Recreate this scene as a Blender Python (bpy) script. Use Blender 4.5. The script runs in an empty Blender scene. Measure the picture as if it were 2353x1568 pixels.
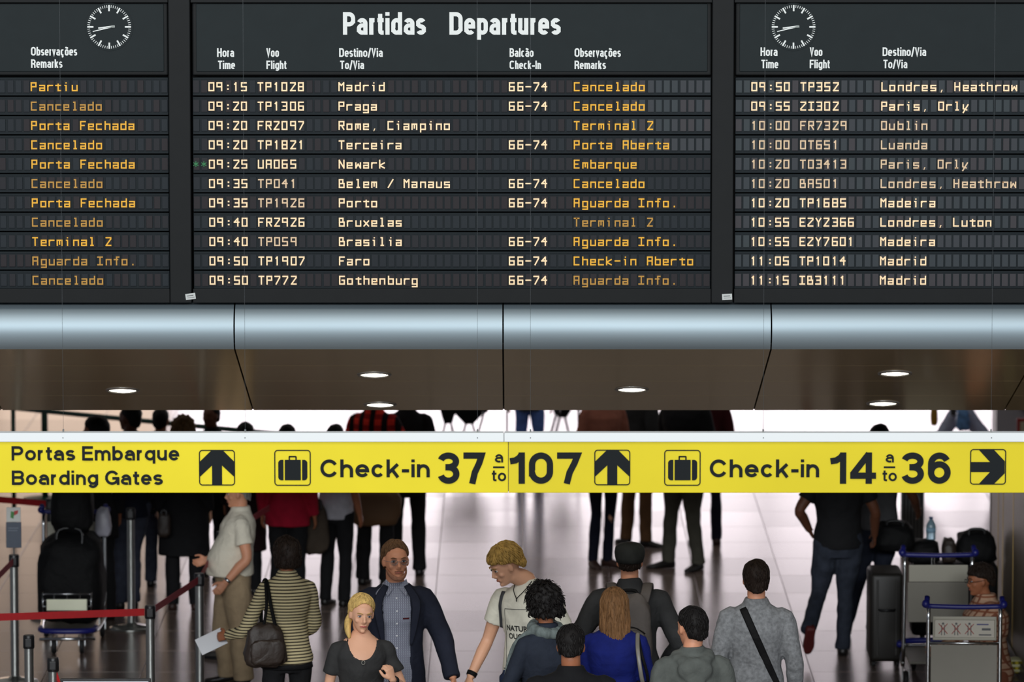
import bpy, bmesh, math, random
import numpy as np
from mathutils import Vector, Matrix, noise
from mathutils.bvhtree import BVHTree
random.seed(7)
C = bpy.context.scene
COL = C.collection
TMP = bpy.data.scenes.new('workbench')     # scratch scene in which meshes are remeshed; removed at the end
V = Vector

# ------------------------------------------------------------------ camera
F_PX, CX, CY, HC = 12500.0, 1176.5, 784.0, 6.9
TH = math.atan((CY + 600.0) / F_PX)
cam_d = bpy.data.cameras.new('camera')
cam = bpy.data.objects.new('camera', cam_d); COL.objects.link(cam)
cam.location = (0, 0, HC); cam.rotation_euler = (math.pi / 2 - TH, 0, 0)
cam_d.sensor_width = 36.0; cam_d.lens = F_PX / 2353 * 36.0
cam_d.clip_start = 0.5; cam_d.clip_end = 400
cam_d.dof.use_dof = True; cam_d.dof.focus_distance = 32.4; cam_d.dof.aperture_fstop = 3.2
C.camera = cam

# ------------------------------------------------------------------ world, lights, exposure
world = bpy.data.worlds.new('interior'); C.world = world; world.use_nodes = True
bg = world.node_tree.nodes['Background']
bg.inputs[0].default_value = (0.78, 0.86, 1.0, 1); bg.inputs[1].default_value = 0.23

def area(name, loc, target, sx, sy, power, color=(1, 1, 1)):
    d = bpy.data.lights.new(name, 'AREA'); d.shape = 'RECTANGLE'; d.size = sx; d.size_y = sy
    d.energy = power; d.color = color
    o = bpy.data.objects.new(name, d); COL.objects.link(o); o.location = loc
    o.rotation_euler = (V(target) - V(loc)).to_track_quat('-Z', 'Y').to_euler()
    return o
area('clerestory_daylight', (-3, -6, 13.0), (0, 33, 3.2), 26, 4.0, 9500, (0.93, 0.97, 1.0))
area('hall_downlighting', (-1, 24, 11.0), (0, 33.5, 1.2), 16, 2.0, 420, (1.0, 0.93, 0.82))
area('far_hall_fill', (-0.5, 48, 3.4), (-0.5, 48, 0), 12, 10, 100, (1.0, 0.96, 0.92))  # unseen fill added below the far ceiling to brighten the backlit people
C.view_settings.view_transform = 'Standard'; C.view_settings.look = 'None'
C.view_settings.exposure = 0.0; C.view_settings.gamma = 1.0; C.view_settings.use_curve_mapping = False

# ------------------------------------------------------------------ pixel -> world
st, ct = math.sin(TH), math.cos(TH)
def ray(px, py):
    u = (px - CX) / F_PX; v = (CY - py) / F_PX
    return V((u, v * st + ct, v * ct - st))
def W(px, py, Y):
    d = ray(px, py); t = Y / d.y
    return V((d.x * t, Y, HC + d.z * t))
def FL(px, py, z=0.0):
    d = ray(px, py); t = (z - HC) / d.z
    return V((d.x * t, d.y * t, z))
def yfloor(Y):
    # pixel row at which the floor at depth Y is seen
    t = HC / Y; a = math.atan(t) - TH
    return CY + F_PX * math.tan(a)

# ------------------------------------------------------------------ materials
def lin(c):
    c = c / 255.0
    return c / 12.92 if c <= 0.04045 else ((c + 0.055) / 1.055) ** 2.4
def L3(r, g, b): return (lin(r), lin(g), lin(b), 1)
MATS = {}
def mat(name, rgb, rough=0.6, metal=0.0, var=0.0, scale=(8, 8, 8), bump=0.0, bscale=60, emit=0.0,
        alpha=1.0, coat=0.0, trans=0.0, sheen=0.0, spec=0.5, wrinkle=0.0):
    if name in MATS: return MATS[name]
    m = bpy.data.materials.new(name); m.use_nodes = True
    nt = m.node_tree; b = nt.nodes['Principled BSDF']
    b.inputs['Base Color'].default_value = L3(*rgb)
    b.inputs['Roughness'].default_value = rough; b.inputs['Metallic'].default_value = metal
    b.inputs['Specular IOR Level'].default_value = spec
    b.inputs['Coat Weight'].default_value = coat
    b.inputs['Transmission Weight'].default_value = trans
    b.inputs['Sheen Weight'].default_value = sheen
    if emit:
        b.inputs['Emission Color'].default_value = L3(*rgb); b.inputs['Emission Strength'].default_value = emit
    tc = nt.nodes.new('ShaderNodeTexCoord')
    if var:
        mp = nt.nodes.new('ShaderNodeMapping'); mp.inputs['Scale'].default_value = scale
        n = nt.nodes.new('ShaderNodeTexNoise'); n.inputs['Scale'].default_value = 1.0; n.inputs['Detail'].default_value = 4
        r = nt.nodes.new('ShaderNodeValToRGB'); c = L3(*rgb)
        r.color_ramp.elements[0].position = 0.3; r.color_ramp.elements[1].position = 0.7
        r.color_ramp.elements[0].color = tuple(x * (1 - var) for x in c[:3]) + (1,)
        r.color_ramp.elements[1].color = tuple(min(1, x * (1 + var)) for x in c[:3]) + (1,)
        nt.links.new(tc.outputs['Object'], mp.inputs[0]); nt.links.new(mp.outputs[0], n.inputs['Vector'])
        nt.links.new(n.outputs['Fac'], r.inputs[0]); nt.links.new(r.outputs[0], b.inputs['Base Color'])
    if bump or wrinkle:
        last = None
        for (st_, sc_, dist) in ((bump, bscale, 0.002), (wrinkle, 9.0, 0.03)):
            if not st_: continue
            n2 = nt.nodes.new('ShaderNodeTexNoise'); n2.inputs['Scale'].default_value = sc_; n2.inputs['Detail'].default_value = 3
            n2.inputs['Distortion'].default_value = 0.6
            bp = nt.nodes.new('ShaderNodeBump'); bp.inputs['Strength'].default_value = st_; bp.inputs['Distance'].default_value = dist
            nt.links.new(tc.outputs['Object'], n2.inputs['Vector']); nt.links.new(n2.outputs['Fac'], bp.inputs['Height'])
            if last: nt.links.new(last.outputs[0], bp.inputs['Normal'])
            last = bp
        nt.links.new(last.outputs[0], b.inputs['Normal'])
    MATS[name] = m
    return m
def cloth(name, rgb, var=0.12, rough=0.85, wrinkle=0.45):
    return mat(name, rgb, rough, 0, var, (14, 14, 14), 0.3, 220, wrinkle=wrinkle, spec=0.25)
def stripes(name, rgb1, rgb2, freq, axis='Z', duty=0.5, rgb3=None, freq2=0, wrinkle=0.4):
    if name in MATS: return MATS[name]
    m = cloth(name, rgb1, 0.0, 0.9, wrinkle); nt = m.node_tree; b = nt.nodes['Principled BSDF']
    tc = [n for n in nt.nodes if n.type == 'TEX_COORD'][0]
    def band(ax, f, duty):
        sp = nt.nodes.new('ShaderNodeSeparateXYZ'); nt.links.new(tc.outputs['Object'], sp.inputs[0])
        mu = nt.nodes.new('ShaderNodeMath'); mu.operation = 'MULTIPLY'; mu.inputs[1].default_value = f
        fr = nt.nodes.new('ShaderNodeMath'); fr.operation = 'FRACT'
        gt = nt.nodes.new('ShaderNodeMath'); gt.operation = 'GREATER_THAN'; gt.inputs[1].default_value = duty
        nt.links.new(sp.outputs[ax], mu.inputs[0]); nt.links.new(mu.outputs[0], fr.inputs[0]); nt.links.new(fr.outputs[0], gt.inputs[0])
        return gt
    g = band(axis, freq, duty)
    mx = nt.nodes.new('ShaderNodeMix'); mx.data_type = 'RGBA'
    mx.inputs[6].default_value = L3(*rgb1); mx.inputs[7].default_value = L3(*rgb2)
    nt.links.new(g.outputs[0], mx.inputs[0]); out = mx
    if rgb3:
        g2 = band('Z' if axis == 'X' else 'X', freq2 or freq, duty)
        m2 = nt.nodes.new('ShaderNodeMix'); m2.data_type = 'RGBA'
        nt.links.new(g2.outputs[0], m2.inputs[0]); nt.links.new(mx.outputs[2], m2.inputs[6]); m2.inputs[7].default_value = L3(*rgb3)
        out = m2
    nt.links.new(out.outputs[2], b.inputs['Base Color'])
    return m

# ------------------------------------------------------------------ mesh building
class MB:
    def __init__(s): s.v = []; s.f = []
    def add(s, vs, fs):
        o = len(s.v); s.v += [tuple(v) for v in vs]; s.f += [tuple(i + o for i in f) for f in fs]; return s
    def box(s, a, b):
        x0, y0, z0 = a; x1, y1, z1 = b
        return s.add([(x0,y0,z0),(x1,y0,z0),(x1,y1,z0),(x0,y1,z0),(x0,y0,z1),(x1,y0,z1),(x1,y1,z1),(x0,y1,z1)],
                     [(0,3,2,1),(4,5,6,7),(0,1,5,4),(1,2,6,5),(2,3,7,6),(3,0,4,7)])
    def bbox(s, a, b, ch=0.01):
        bm = bmesh.new(); bmesh.ops.create_cube(bm, size=1)
        for v in bm.verts: v.co = V([(a[i] + b[i]) / 2 + v.co[i] * (b[i] - a[i]) for i in range(3)])
        bmesh.ops.bevel(bm, geom=bm.edges[:], offset=ch, segments=3, profile=0.5, affect='EDGES')
        bm.verts.index_update(); s.add([v.co for v in bm.verts], [[v.index for v in f.verts] for f in bm.faces]); bm.free(); return s
    def ell(s, c, r, M=None, nu=20, nv=12):
        vs = []; fs = []
        c = V(c)
        for j in range(nv + 1):
            t = math.pi * j / nv
            for i in range(nu):
                a = 2 * math.pi * i / nu
                p = V((r[0] * math.sin(t) * math.cos(a), r[1] * math.sin(t) * math.sin(a), r[2] * math.cos(t))) + c
                vs.append(M @ p if M else p)
        for j in range(nv):
            for i in range(nu):
                k = (i + 1) % nu
                fs.append((j*nu+i, (j+1)*nu+i, (j+1)*nu+k, j*nu+k))
        return s.add(vs, fs)
    def rings(s, rs, cap=True):
        n = len(rs[0]); o = len(s.v); fs = []
        for r in rs: s.v += [tuple(p) for p in r]
        for j in range(len(rs) - 1):
            for i in range(n):
                k = (i + 1) % n
                fs.append((o+j*n+i, o+j*n+k, o+(j+1)*n+k, o+(j+1)*n+i))
        if cap:
            fs.append(tuple(o + i for i in range(n))[::-1]); fs.append(tuple(o + (len(rs)-1)*n + i for i in range(n)))
        s.f += fs; return s
    def tube(s, pts, rad, n=12, side=None, smooth=0, cap=True):
        pts = [V(p) for p in pts]
        if not isinstance(rad, (list, tuple)): rad = [rad] * len(pts)
        rad = [r if isinstance(r, (list, tuple)) else (r, r) for r in rad]
        if smooth:
            P, R = [], []
            m = len(pts)
            for i in range(m - 1):
                p0 = pts[max(i-1, 0)]; p1 = pts[i]; p2 = pts[i+1]; p3 = pts[min(i+2, m-1)]
                for q in range(smooth):
                    t = q / smooth
                    P.append(0.5 * ((2*p1) + (p2-p0)*t + (2*p0-5*p1+4*p2-p3)*t*t + (3*p1-p0-3*p2+p3)*t**3))
                    R.append(tuple(rad[i][k]*(1-t) + rad[i+1][k]*t for k in (0, 1)))
            P.append(pts[-1]); R.append(rad[-1]); pts, rad = P, R
        rs = []; up = None
        for i, p in enumerate(pts):
            d = (pts[min(i+1, len(pts)-1)] - pts[max(i-1, 0)])
            if d.length < 1e-9: d = V((0, 0, 1))
            d.normalize()
            ref = V(side) if side is not None else (up if up is not None else (V((1, 0, 0)) if abs(d.x) < 0.8 else V((0, 1, 0))))
            u = ref - d * ref.dot(d)
            if u.length < 1e-4: u = V((0, 1, 0)) - d * d.y
            u.normalize(); w = d.cross(u)
            if side is None: up = u
            rs.append([p + u * (rad[i][0] * math.cos(2*math.pi*k/n)) + w * (rad[i][1] * math.sin(2*math.pi*k/n)) for k in range(n)])
        return s.rings(rs, cap)
    def prism(s, poly, y0, y1):
        # polygon in x,z extruded along y
        n = len(poly)
        s.add([(x, y0, z) for x, z in poly] + [(x, y1, z) for x, z in poly],
              [tuple(range(n)), tuple(range(2*n-1, n-1, -1))] + [(i, i+n, (i+1) % n + n, (i+1) % n) for i in range(n)])
        return s
    def lathe(s, prof, c=(0,0,0), n=20):
        rs = [[V((c[0] + r*math.cos(2*math.pi*k/n), c[1] + r*math.sin(2*math.pi*k/n), c[2] + z)) for k in range(n)] for r, z in prof]
        return s.rings(rs)
    def xf(s, M):
        s.v = [tuple(M @ V(v)) for v in s.v]; return s
    def mesh(s, name):
        me = bpy.data.meshes.new(name); me.from_pydata(s.v, [], s.f)
        bm = bmesh.new(); bm.from_mesh(me)
        bmesh.ops.recalc_face_normals(bm, faces=bm.faces); bm.to_mesh(me); bm.free()
        return me
def link(name, me, m=None, parent=None, smooth=False, loc=None):
    o = bpy.data.objects.new(name, me); COL.objects.link(o)
    if m is not None and len(me.materials) == 0: me.materials.append(m)
    if parent is not None: o.parent = parent
    if loc is not None: o.location = loc
    if smooth:
        me.polygons.foreach_set('use_smooth', [True] * len(me.polygons))
    return o
def part(name, mb, m, parent=None, smooth=False, label=None):
    o = link(name, mb.mesh(name), m, parent, smooth)
    if smooth == 'auto':
        o.data.set_sharp_from_angle(angle=math.radians(40))
    if label: o['label'] = label
    return o
def thing(name, label, cat, loc=(0, 0, 0), rz=0.0, group=None, scale=1.0):
    o = bpy.data.objects.new(name, None); COL.objects.link(o); o.location = loc; o.rotation_euler = (0, 0, rz)
    o.scale = (scale,) * 3; o.empty_display_size = 0.1
    if label: o['label'] = label
    if cat: o['category'] = cat
    if group: o['group'] = group
    return o
def single(name, mb, m, label, cat, smooth=False, group=None, loc=(0,0,0), rz=0.0):
    o = part(name, mb, m, None, smooth, label); o['category'] = cat; o.location = loc; o.rotation_euler = (0, 0, rz)
    if group: o['group'] = group
    return o
def remesh(name, mb, voxel, m, parent=None, smooth=4, disp=None, label=None):
    me = bpy.data.meshes.new(name); me.from_pydata(mb.v, [], mb.f); o = bpy.data.objects.new(name, me); TMP.collection.objects.link(o)
    r = o.modifiers.new('r', 'REMESH'); r.mode = 'VOXEL'; r.voxel_size = voxel
    if smooth:
        s_ = o.modifiers.new('s', 'SMOOTH'); s_.factor = 0.5; s_.iterations = smooth
    TMP.view_layers[0].update(); dg = TMP.view_layers[0].depsgraph
    new = bpy.data.meshes.new_from_object(o.evaluated_get(dg))
    bpy.data.objects.remove(o); bpy.data.meshes.remove(me)
    new.name = name
    if disp:
        n_ = len(new.vertices); co = np.empty(n_ * 3); no = np.empty(n_ * 3)
        new.vertices.foreach_get('co', co); new.vertices.foreach_get('normal', no)
        co = co.reshape(-1, 3); no = no.reshape(-1, 3); co = co + no * disp(co)[:, None]
        new.vertices.foreach_set('co', co.ravel()); new.update()
    new.materials.clear(); new.materials.append(m)
    ob = link(name, new, None, parent, True)
    if label: ob['label'] = label
    return ob

def ripples(amp, seed, terms=9, base=7.0):
    """smooth cloth folds: a sum of randomly turned sine waves"""
    rg = np.random.RandomState(int(seed * 1000) % 99991); k = rg.normal(size=(terms, 3)); k /= np.linalg.norm(k, axis=1)[:, None]
    f = base * (1 + 2.2 * rg.rand(terms)) * 2.2; ph = rg.rand(terms) * 6.28
    def g(co):
        r = np.zeros(len(co))
        for i in range(terms):
            q = co @ (k[i] * f[i]) + ph[i] + 1.3 * np.sin(co[:, 2] * f[i] * .5 + ph[-i])
            r += np.sin(q) / (1 + .3 * i)
        return amp * r / 2.2
    return g
# ------------------------------------------------------------------ text
def text_mesh(s, bold=0.0, shear=0.0):
    c = bpy.data.curves.new('t', 'FONT'); c.body = s; c.offset = bold; c.resolution_u = 4; c.shear = shear; c.fill_mode = 'FRONT'
    o = bpy.data.objects.new('t', c); TMP.collection.objects.link(o)
    TMP.view_layers[0].update(); dg = TMP.view_layers[0].depsgraph
    me = bpy.data.meshes.new_from_object(o.evaluated_get(dg))
    vs = [v.co.copy() for v in me.vertices]; fs = [tuple(p.vertices) for p in me.polygons]
    bpy.data.objects.remove(o); bpy.data.meshes.remove(me); bpy.data.curves.remove(c)
    return vs, fs
def put_text(mb, s, x0, x1, ztop, zbase, y, bold=0.0, th=0.0, cap=None):
    """letters fitted so that the ink spans x0..x1 and capitals stand zbase..ztop"""
    vs, fs = text_mesh(s, bold)
    ax = min(v.x for v in vs); bx = max(v.x for v in vs)
    caph = (cap or 0.682) + 2 * bold
    vs = [V((x0 + (v.x - ax) / (bx - ax) * (x1 - x0), y, zbase + (v.y + bold) / caph * (ztop - zbase))) for v in vs]
    mb.add(vs, fs)
    return mb

# ------------------------------------------------------------------ grotesque stroke lettering (flat print)
def sfont(ch, k, t):
    """centre lines of a glyph for cap height 1, stroke t, width factor k -> (polylines, width)"""
    h = t / 2; X = .735; D = .22
    WD = dict(a=.56,b=.57,c=.53,d=.57,e=.57,g=.57,h=.53,k=.54,m=.86,n=.53,o=.59,p=.57,q=.57,r=.34,s=.51,t=.33,u=.53,v=.54,P=.64,B=.67,C=.73,D=.69,E=.59,F=.57,G=.75,H=.68,O=.75,T=.62,V=.64,R=.68)
    WD.update({c: .57 for c in '034679'}); WD.update({'1': .35, '-': .30, '/': .40, ' ': .18})
    acc = None
    if ch in 'ãõçĩ':
        acc = ch; ch = {'ã': 'a', 'õ': 'o', 'ç': 'c'}[ch]
    if ch in 'iIl': w = t
    else: w = max(WD[ch] * k, t * 1.9 if ch not in ' rt' else t * 1.2)
    def E(x0, y0, x1, y1, a0, a1):
        cx = (x0+x1)/2; rx = (x1-x0)/2; ry = min((y1-y0)/2, rx * 1.02)
        n_ = max(3, int(abs(a1-a0) / 11)); P = []; last = None
        for i in range(n_ + 1):
            a = math.radians(a0 + (a1-a0) * i / n_); s_ = math.sin(a)
            P.append((cx + rx*math.cos(a), (y1-ry if s_ >= -1e-6 and not (abs(s_) < 1e-6 and last is not None and last < 0) else y0+ry) + ry*s_)); last = s_
        Q = [P[0]]
        for p in P[1:]:
            q = Q[-1]
            if (y1-y0) > 2*ry + 1e-4 and (q[1]-(y0+y1)/2) * (p[1]-(y0+y1)/2) < 0 and abs(p[0]-q[0]) > 1e-4:
                xx = x1 - 0 if p[0] > cx else x0
                Q.append((xx, q[1])); Q.append((xx, p[1]))
            Q.append(p)
        if abs(abs(a1 - a0) - 360) < 1: Q.append(Q[0])
        return Q
    r = w - h; o = [];  XB = X - h
    if ch == ' ': return [], w
    if ch == 'a': o = [E(h, h, r, XB, 158, 0) + [(r, 0)], [(r, X*.56), (w*.5, X*.56)] + E(h, h, r, X*.56, 90, 300)]
    if ch in 'bdpq':
        sx_ = h if ch in 'bp' else r
        o = [[(sx_, 0 if ch in 'bd' else -D), (sx_, 1 if ch in 'bd' else X)], E(h, h, r, XB, 0, 360)]
    if ch == 'o': o = [E(h, h, r, XB, 0, 360)]
    if ch == 'c': o = [E(h, h, r, XB, 38, 322)]
    if ch == 'e': o = [[(h, X*.5), (r, X*.5)] + E(h, h, r, XB, 12, 325)]
    if ch == 'g': o = [E(h, h, r, XB, 0, 360), [(r, X)] + E(h, -D+h, r, XB, 0, -150)]
    if ch in 'hn': o = [[(h, 0), (h, 1 if ch == 'h' else X)], E(h, h, r, XB, 175, 0) + [(r, 0)]]
    if ch == 'm':
        mid = w/2; o = [[(h, 0), (h, X)], E(h, h, mid, XB, 175, 0) + [(mid, 0)], E(mid, h, r, XB, 175, 0) + [(r, 0)]]
    if ch == 'u': o = [[(r, 0), (r, X)], [(h, X)] + E(h, h, r, XB, 180, 355)]
    if ch == 'r': o = [[(h, 0), (h, X)], E(h, h, h + max(w-h, t)*1.35, XB, 175, 84)]
    if ch == 'i': o = [[(h, 0), (h, X)], [(h, 1-t*.85), (h, 1)]]
    if ch == 'l' or ch == 'I': o = [[(h, 0), (h, 1)]]
    if ch == 'k': o = [[(h, 0), (h, 1)], [(w-h*1.1, X), (h, X*.30)], [(w*.42, X*.60), (w-h*1.0, 0)]]
    if ch == 's': o = [E(h, X/2, r, XB, 28, 265) + E(h, h, r, X/2, 85, -155)]
    if ch == 't': o = [[(w*.45, X+.19), (w*.45, t)] + [(w*.5, h*1.3), (w*.66, h), (w, h)], [(0, XB), (w, XB)]]
    if ch == 'v': o = [[(h*.9, X), (w/2, h*.3), (w-h*.9, X)]]
    if ch == '-': o = [[(0, .36), (w, .36)]]
    if ch == '/': o = [[(h*.5, -.08), (w-h*.5, 1.04)]]
    if ch == 'P': o = [[(h, 0), (h, 1)], [(h, 1-h)] + E(max(h, r-.5), .46, r, 1-h, 90, -90) + [(h, .46)]]
    if ch == 'R': o = [[(h, 0), (h, 1)], [(h, 1-h)] + E(max(h, r-.5), .48, r, 1-h, 90, -90) + [(h, .48)], [(w*.55, .48), (r-.01, .34), (r, 0)]]
    if ch == 'B': o = [[(h, 0), (h, 1)], [(h, 1-h)] + E(max(h, r-.46), .52, r-.02, 1-h, 90, -90) + [(h, .52)], [(h, .52)] + E(max(h, r-.5), h, r, .52, 90, -90) + [(h, h)]]
    if ch == 'D': o = [[(h, 0), (h, 1)], [(h, 1-h)] + E(max(h, r-.8), h, r, 1-h, 90, -90) + [(h, h)]]
    if ch == 'C': o = [E(h, h, r, 1-h, 30, 330)]
    if ch == 'G': o = [E(h, h, r, 1-h, 30, 345) + [(r, .46), (w*.52, .46)], [(r+h*.3, .5), (r+h*.3, 0)]]
    if ch in '0O': o = [E(h, h, r, 1-h, 0, 360)]
    if ch == 'E': o = [[(h, 0), (h, 1)], [(h, 1-h), (w, 1-h)], [(h, .53), (w*.94, .53)], [(h, h), (w, h)]]
    if ch == 'F': o = [[(h, 0), (h, 1)], [(h, 1-h), (w, 1-h)], [(h, .50), (w*.9, .50)]]
    if ch == 'H': o = [[(h, 0), (h, 1)], [(r, 0), (r, 1)], [(h, .52), (r, .52)]]
    if ch == 'T': o = [[(w/2, 0), (w/2, 1)], [(0, 1-h), (w, 1-h)]]
    if ch == 'V': o = [[(h*.9, 1), (w/2, h*.3), (w-h*.9, 1)]]
    if ch == '1': o = [[(r, 0), (r, 1)], [(0, .72), (w*.35, .745), (w*.62, .83), (r, 1.0-h*.6)]]
    if ch == '3': o = [E(h, .53, r-.01, 1-h, 165, -80) + [(w*.36, .53)], [(w*.36, .53)] + E(h, h, r, .53, 80, -165)]
    if ch == '7': o = [[(0, 1-h), (r-.02, 1-h), (w*.72, .66), (w*.52, .36), (w*.40, 0)]]
    if ch == '4': o = [[(w*.72, 0), (w*.72, 1)], [(w*.72, 1-h*.4), (h*.7, .26+h*.3)], [(0, .26), (w, .26)]]
    if ch == '6': o = [E(h, h, r, .62, 0, 360), E(h, h, r, 1-h, 25, 180) + [(h, .3)]]
    if acc in ('ã', 'õ'): o.append([(w*.18, X+.12), (w*.34, X+.19), (w*.62, X+.12), (w*.82, X+.19)])
    if acc == 'ç': o.append([(w*.52, 0), (w*.6, -.1), (w*.4, -.2)])
    return o, w
def stroke(mb, P, t, y, T):
    P = [V(p) for p in P]; Q = [P[0]]
    for p in P[1:]:
        if (p - Q[-1]).length > 1e-4: Q.append(p)
    n_ = len(Q); closed = (Q[0] - Q[-1]).length < 1e-3; Lf, Rt = [], []
    for i in range(n_):
        a = (Q[i] - Q[i-1]).normalized() if i > 0 else ((Q[0] - Q[-2]).normalized() if closed else None)
        b = (Q[i+1] - Q[i]).normalized() if i < n_-1 else ((Q[1] - Q[0]).normalized() if closed else None)
        if a is None: a = b
        if b is None: b = a
        m = (V((-a.y, a.x)) + V((-b.y, b.x)))
        m = m.normalized() if m.length > 1e-3 else V((-a.y, a.x))
        c = max(.45, m.dot(V((-a.y, a.x)))); m *= t / 2 / c
        Lf.append(Q[i] + m); Rt.append(Q[i] - m)
    pts = [T(p) for p in Lf] + [T(p) for p in Rt]
    mb.add([(x, y - .00003 * (i % n_), z) for i, (x, z) in enumerate(pts)], [(i, i+1, i+1+n_, i+n_) for i in range(n_-1)])
def grot(mb, s, x0, x1, ztop, zbase, y, t=.17, gap=.105):
    H = ztop - zbase; target = (x1 - x0) / H
    def total(k): return sum(sfont(c, k, t)[1] for c in s) + gap_(k) * (len(s) - 1)
    def gap_(k): return gap * min(1.2, max(.55, k))
    lo, hi = .2, 2.2
    for _ in range(30):
        m = (lo + hi) / 2
        if total(m) < target: lo = m
        else: hi = m
    k = lo; x = 0; sc = target / total(k)
    for c in s:
        pl, w = sfont(c, k, t)
        for iq, P in enumerate(pl): stroke(mb, P, t, y - .0012 * iq, lambda p, x=x: (x0 + (x + p.x) * H * sc, zbase + p.y * H))
        x += w + gap_(k)
    return mb
# ================================================================== SETTING
TILE_W, TILE_D = 0.711, 0.94
def structure(name, parent=None):
    o = thing(name, None, None); o['kind'] = 'structure'
    return o
m_tile = mat('floor_tile', (122, 104, 94), 0.24, 0, 0.05, (3, 3, 3), spec=1.0)
m_tile2 = mat('floor_tile_dull', (118, 100, 91), 0.26, 0, 0.06, (3, 3, 3), spec=1.0)
m_grout = mat('grout', (140, 130, 130), 0.8, 0, 0.1)
flr = structure('floor')
part('screed', MB().box((-14, 26, -0.12), (14, 70, -0.012)), m_grout, flr)
tx0 = W(1202, 1340, FL(1202, 1340).y).x
tme = []
for mm in (m_tile, m_tile2):
    me = MB().bbox((-TILE_W/2 + .003, -TILE_D/2 + .003, -0.02), (TILE_W/2 - .003, TILE_D/2 - .003, 0), 0.0015).mesh('tile'); me.materials.append(mm); tme.append(me)
rest = MB(); y_start = 39.0; n_t = 0
for j in range(-13, 32):
    for i in range(-19, 19):
        x = tx0 + (i + .5) * TILE_W; y = y_start + (j + .5) * TILE_D
        if y > 69: continue
        if 0 <= j < 19 and abs(x) < 0.0945 * (y + .5) + TILE_W * .5 and n_t < 299:
            n_t += 1
            o = link('tile', tme[random.random() < .3], None, flr, False, (x, y, 0))
        else:
            rest.box((x - TILE_W/2 + .003, y - TILE_D/2 + .003, -0.02), (x + TILE_W/2 - .003, y + TILE_D/2 - .003, 0))
r_ = part('tile_field', rest, m_tile, flr); r_['kind'] = 'stuff'

# far glazed wall that lights the hall from behind
YB = 68.0
m_wallfar = mat('far_wall_plaster', (150, 132, 118), 0.7, 0, 0.05)
m_frame = mat('window_frame_metal', (60, 62, 64), 0.4, 0.6)
m_sky = mat('daylit_glazing', (250, 238, 244), 0.3, emit=5.6)
m_sky2 = mat('daylit_frosted_glazing', (222, 196, 176), 0.3, emit=3.0)
wb = structure('wall_back')
part('upper_wall', MB().box((-16, YB, 3.4), (16, YB + .3, 9)), m_wallfar, wb)
part('side_wall', MB().box((-16, YB, 0), (-12, YB + .3, 3.4)), m_wallfar, wb)
n = 0
for (xa, xb, mm) in [(-12, -9.3, m_sky2), (-9.3, -6.6, m_sky2), (-6.6, -4.3, m_sky2), (-4.3, -2.0, m_sky), (-2.0, 0.6, m_sky), (0.6, 3.2, m_sky), (3.2, 5.8, m_sky), (5.8, 8.4, m_sky), (8.4, 11.0, m_sky), (11, 16, m_sky)]:
    n += 1; w = structure('window_%d' % n)
    part('pane', MB().box((xa + .06, YB + .05, 0.06), (xb - .06, YB + .07, 3.34)), mm, w)
    f = MB().box((xa, YB, 0), (xa + .06, YB + .12, 3.4)).box((xb - .06, YB, 0), (xb, YB + .12, 3.4)).box((xa, YB, 3.34), (xb, YB + .12, 3.4)).box((xa, YB, 0), (xb, YB + .12, .06))
    part('window_frame', f, m_frame, w)
# low hall ceiling beyond the bulkhead
Z_NEAR, Z_FAR, Y_NEAR, Y_FAR = W(1176, 803, 32.9).z, W(1176, 943, 35.2).z, 32.9, 35.2
cl = structure('ceiling')
part('ceiling_slab', MB().box((-14, Y_FAR + .05, 3.42), (14, YB, 3.6)), mat('ceiling_board', (46, 42, 38), 0.8), cl)
part('bulkhead_back', MB().box((-14, Y_FAR + .01, Z_FAR + .005), (14, Y_FAR + .06, 3.5)), mat('bulkhead_back_board', (110, 100, 90), 0.8), cl)

# right hand wall with joints
m_wr = mat('beige_wall_panel', (118, 104, 84), 0.45, 0, 0.10, (2, 2, 1))
m_gold = mat('brass_joint_strip', (190, 160, 100), 0.35, 0.8)
wr = structure('wall_right')
XR = 3.77
part('wall_core', MB().box((XR + .02, 34.6, 0), (XR + .5, 42.35, 1.42)), m_grout, wr)
yy = [42.4, 41.75, 41.35, 40.5, 39.4, 38.2, 37.0, 35.8, 34.6]
for a, b in zip(yy[1:], yy[:-1]):
    part('wall_panel', MB().box((XR, a + .008, 0.10), (XR + .02, b - .008, 1.42)), m_wr, wr)
    part('joint_strip', MB().box((XR - .004, a - .008, 0.10), (XR + .02, a + .008, 1.42)), m_gold, wr)
part('wall_end_panel', MB().box((XR, 42.36, 0), (XR + .5, 42.4, 1.42)), m_wr, wr)
bb = structure('baseboard_right')
part('skirting', MB().box((XR - .015, 34.6, 0), (XR, 42.4, .10)), mat('dark_skirting', (50, 46, 42), 0.4), bb)

# ================================================================== BULKHEAD: metal fascia and soffit
m_fascia = mat('brushed_aluminium_fascia', (168, 184, 192), 0.56, 0.72, 0.05, (0.4, 6, 6))
m_soffit = mat('bronze_soffit_metal', (232, 208, 160), 0.12, 0.6, 0.05, (1, 1, 1))
m_black = mat('black_gap', (8, 8, 9), 0.8)
m_alu = mat('white_aluminium', (243, 248, 248), 0.45)
m_seam = mat('pale_seam_strip', (215, 210, 200), 0.4, 0.3)
xs = [-690 / 1.0, -75, 541, 1156, 1770, 2385, 3000]
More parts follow.
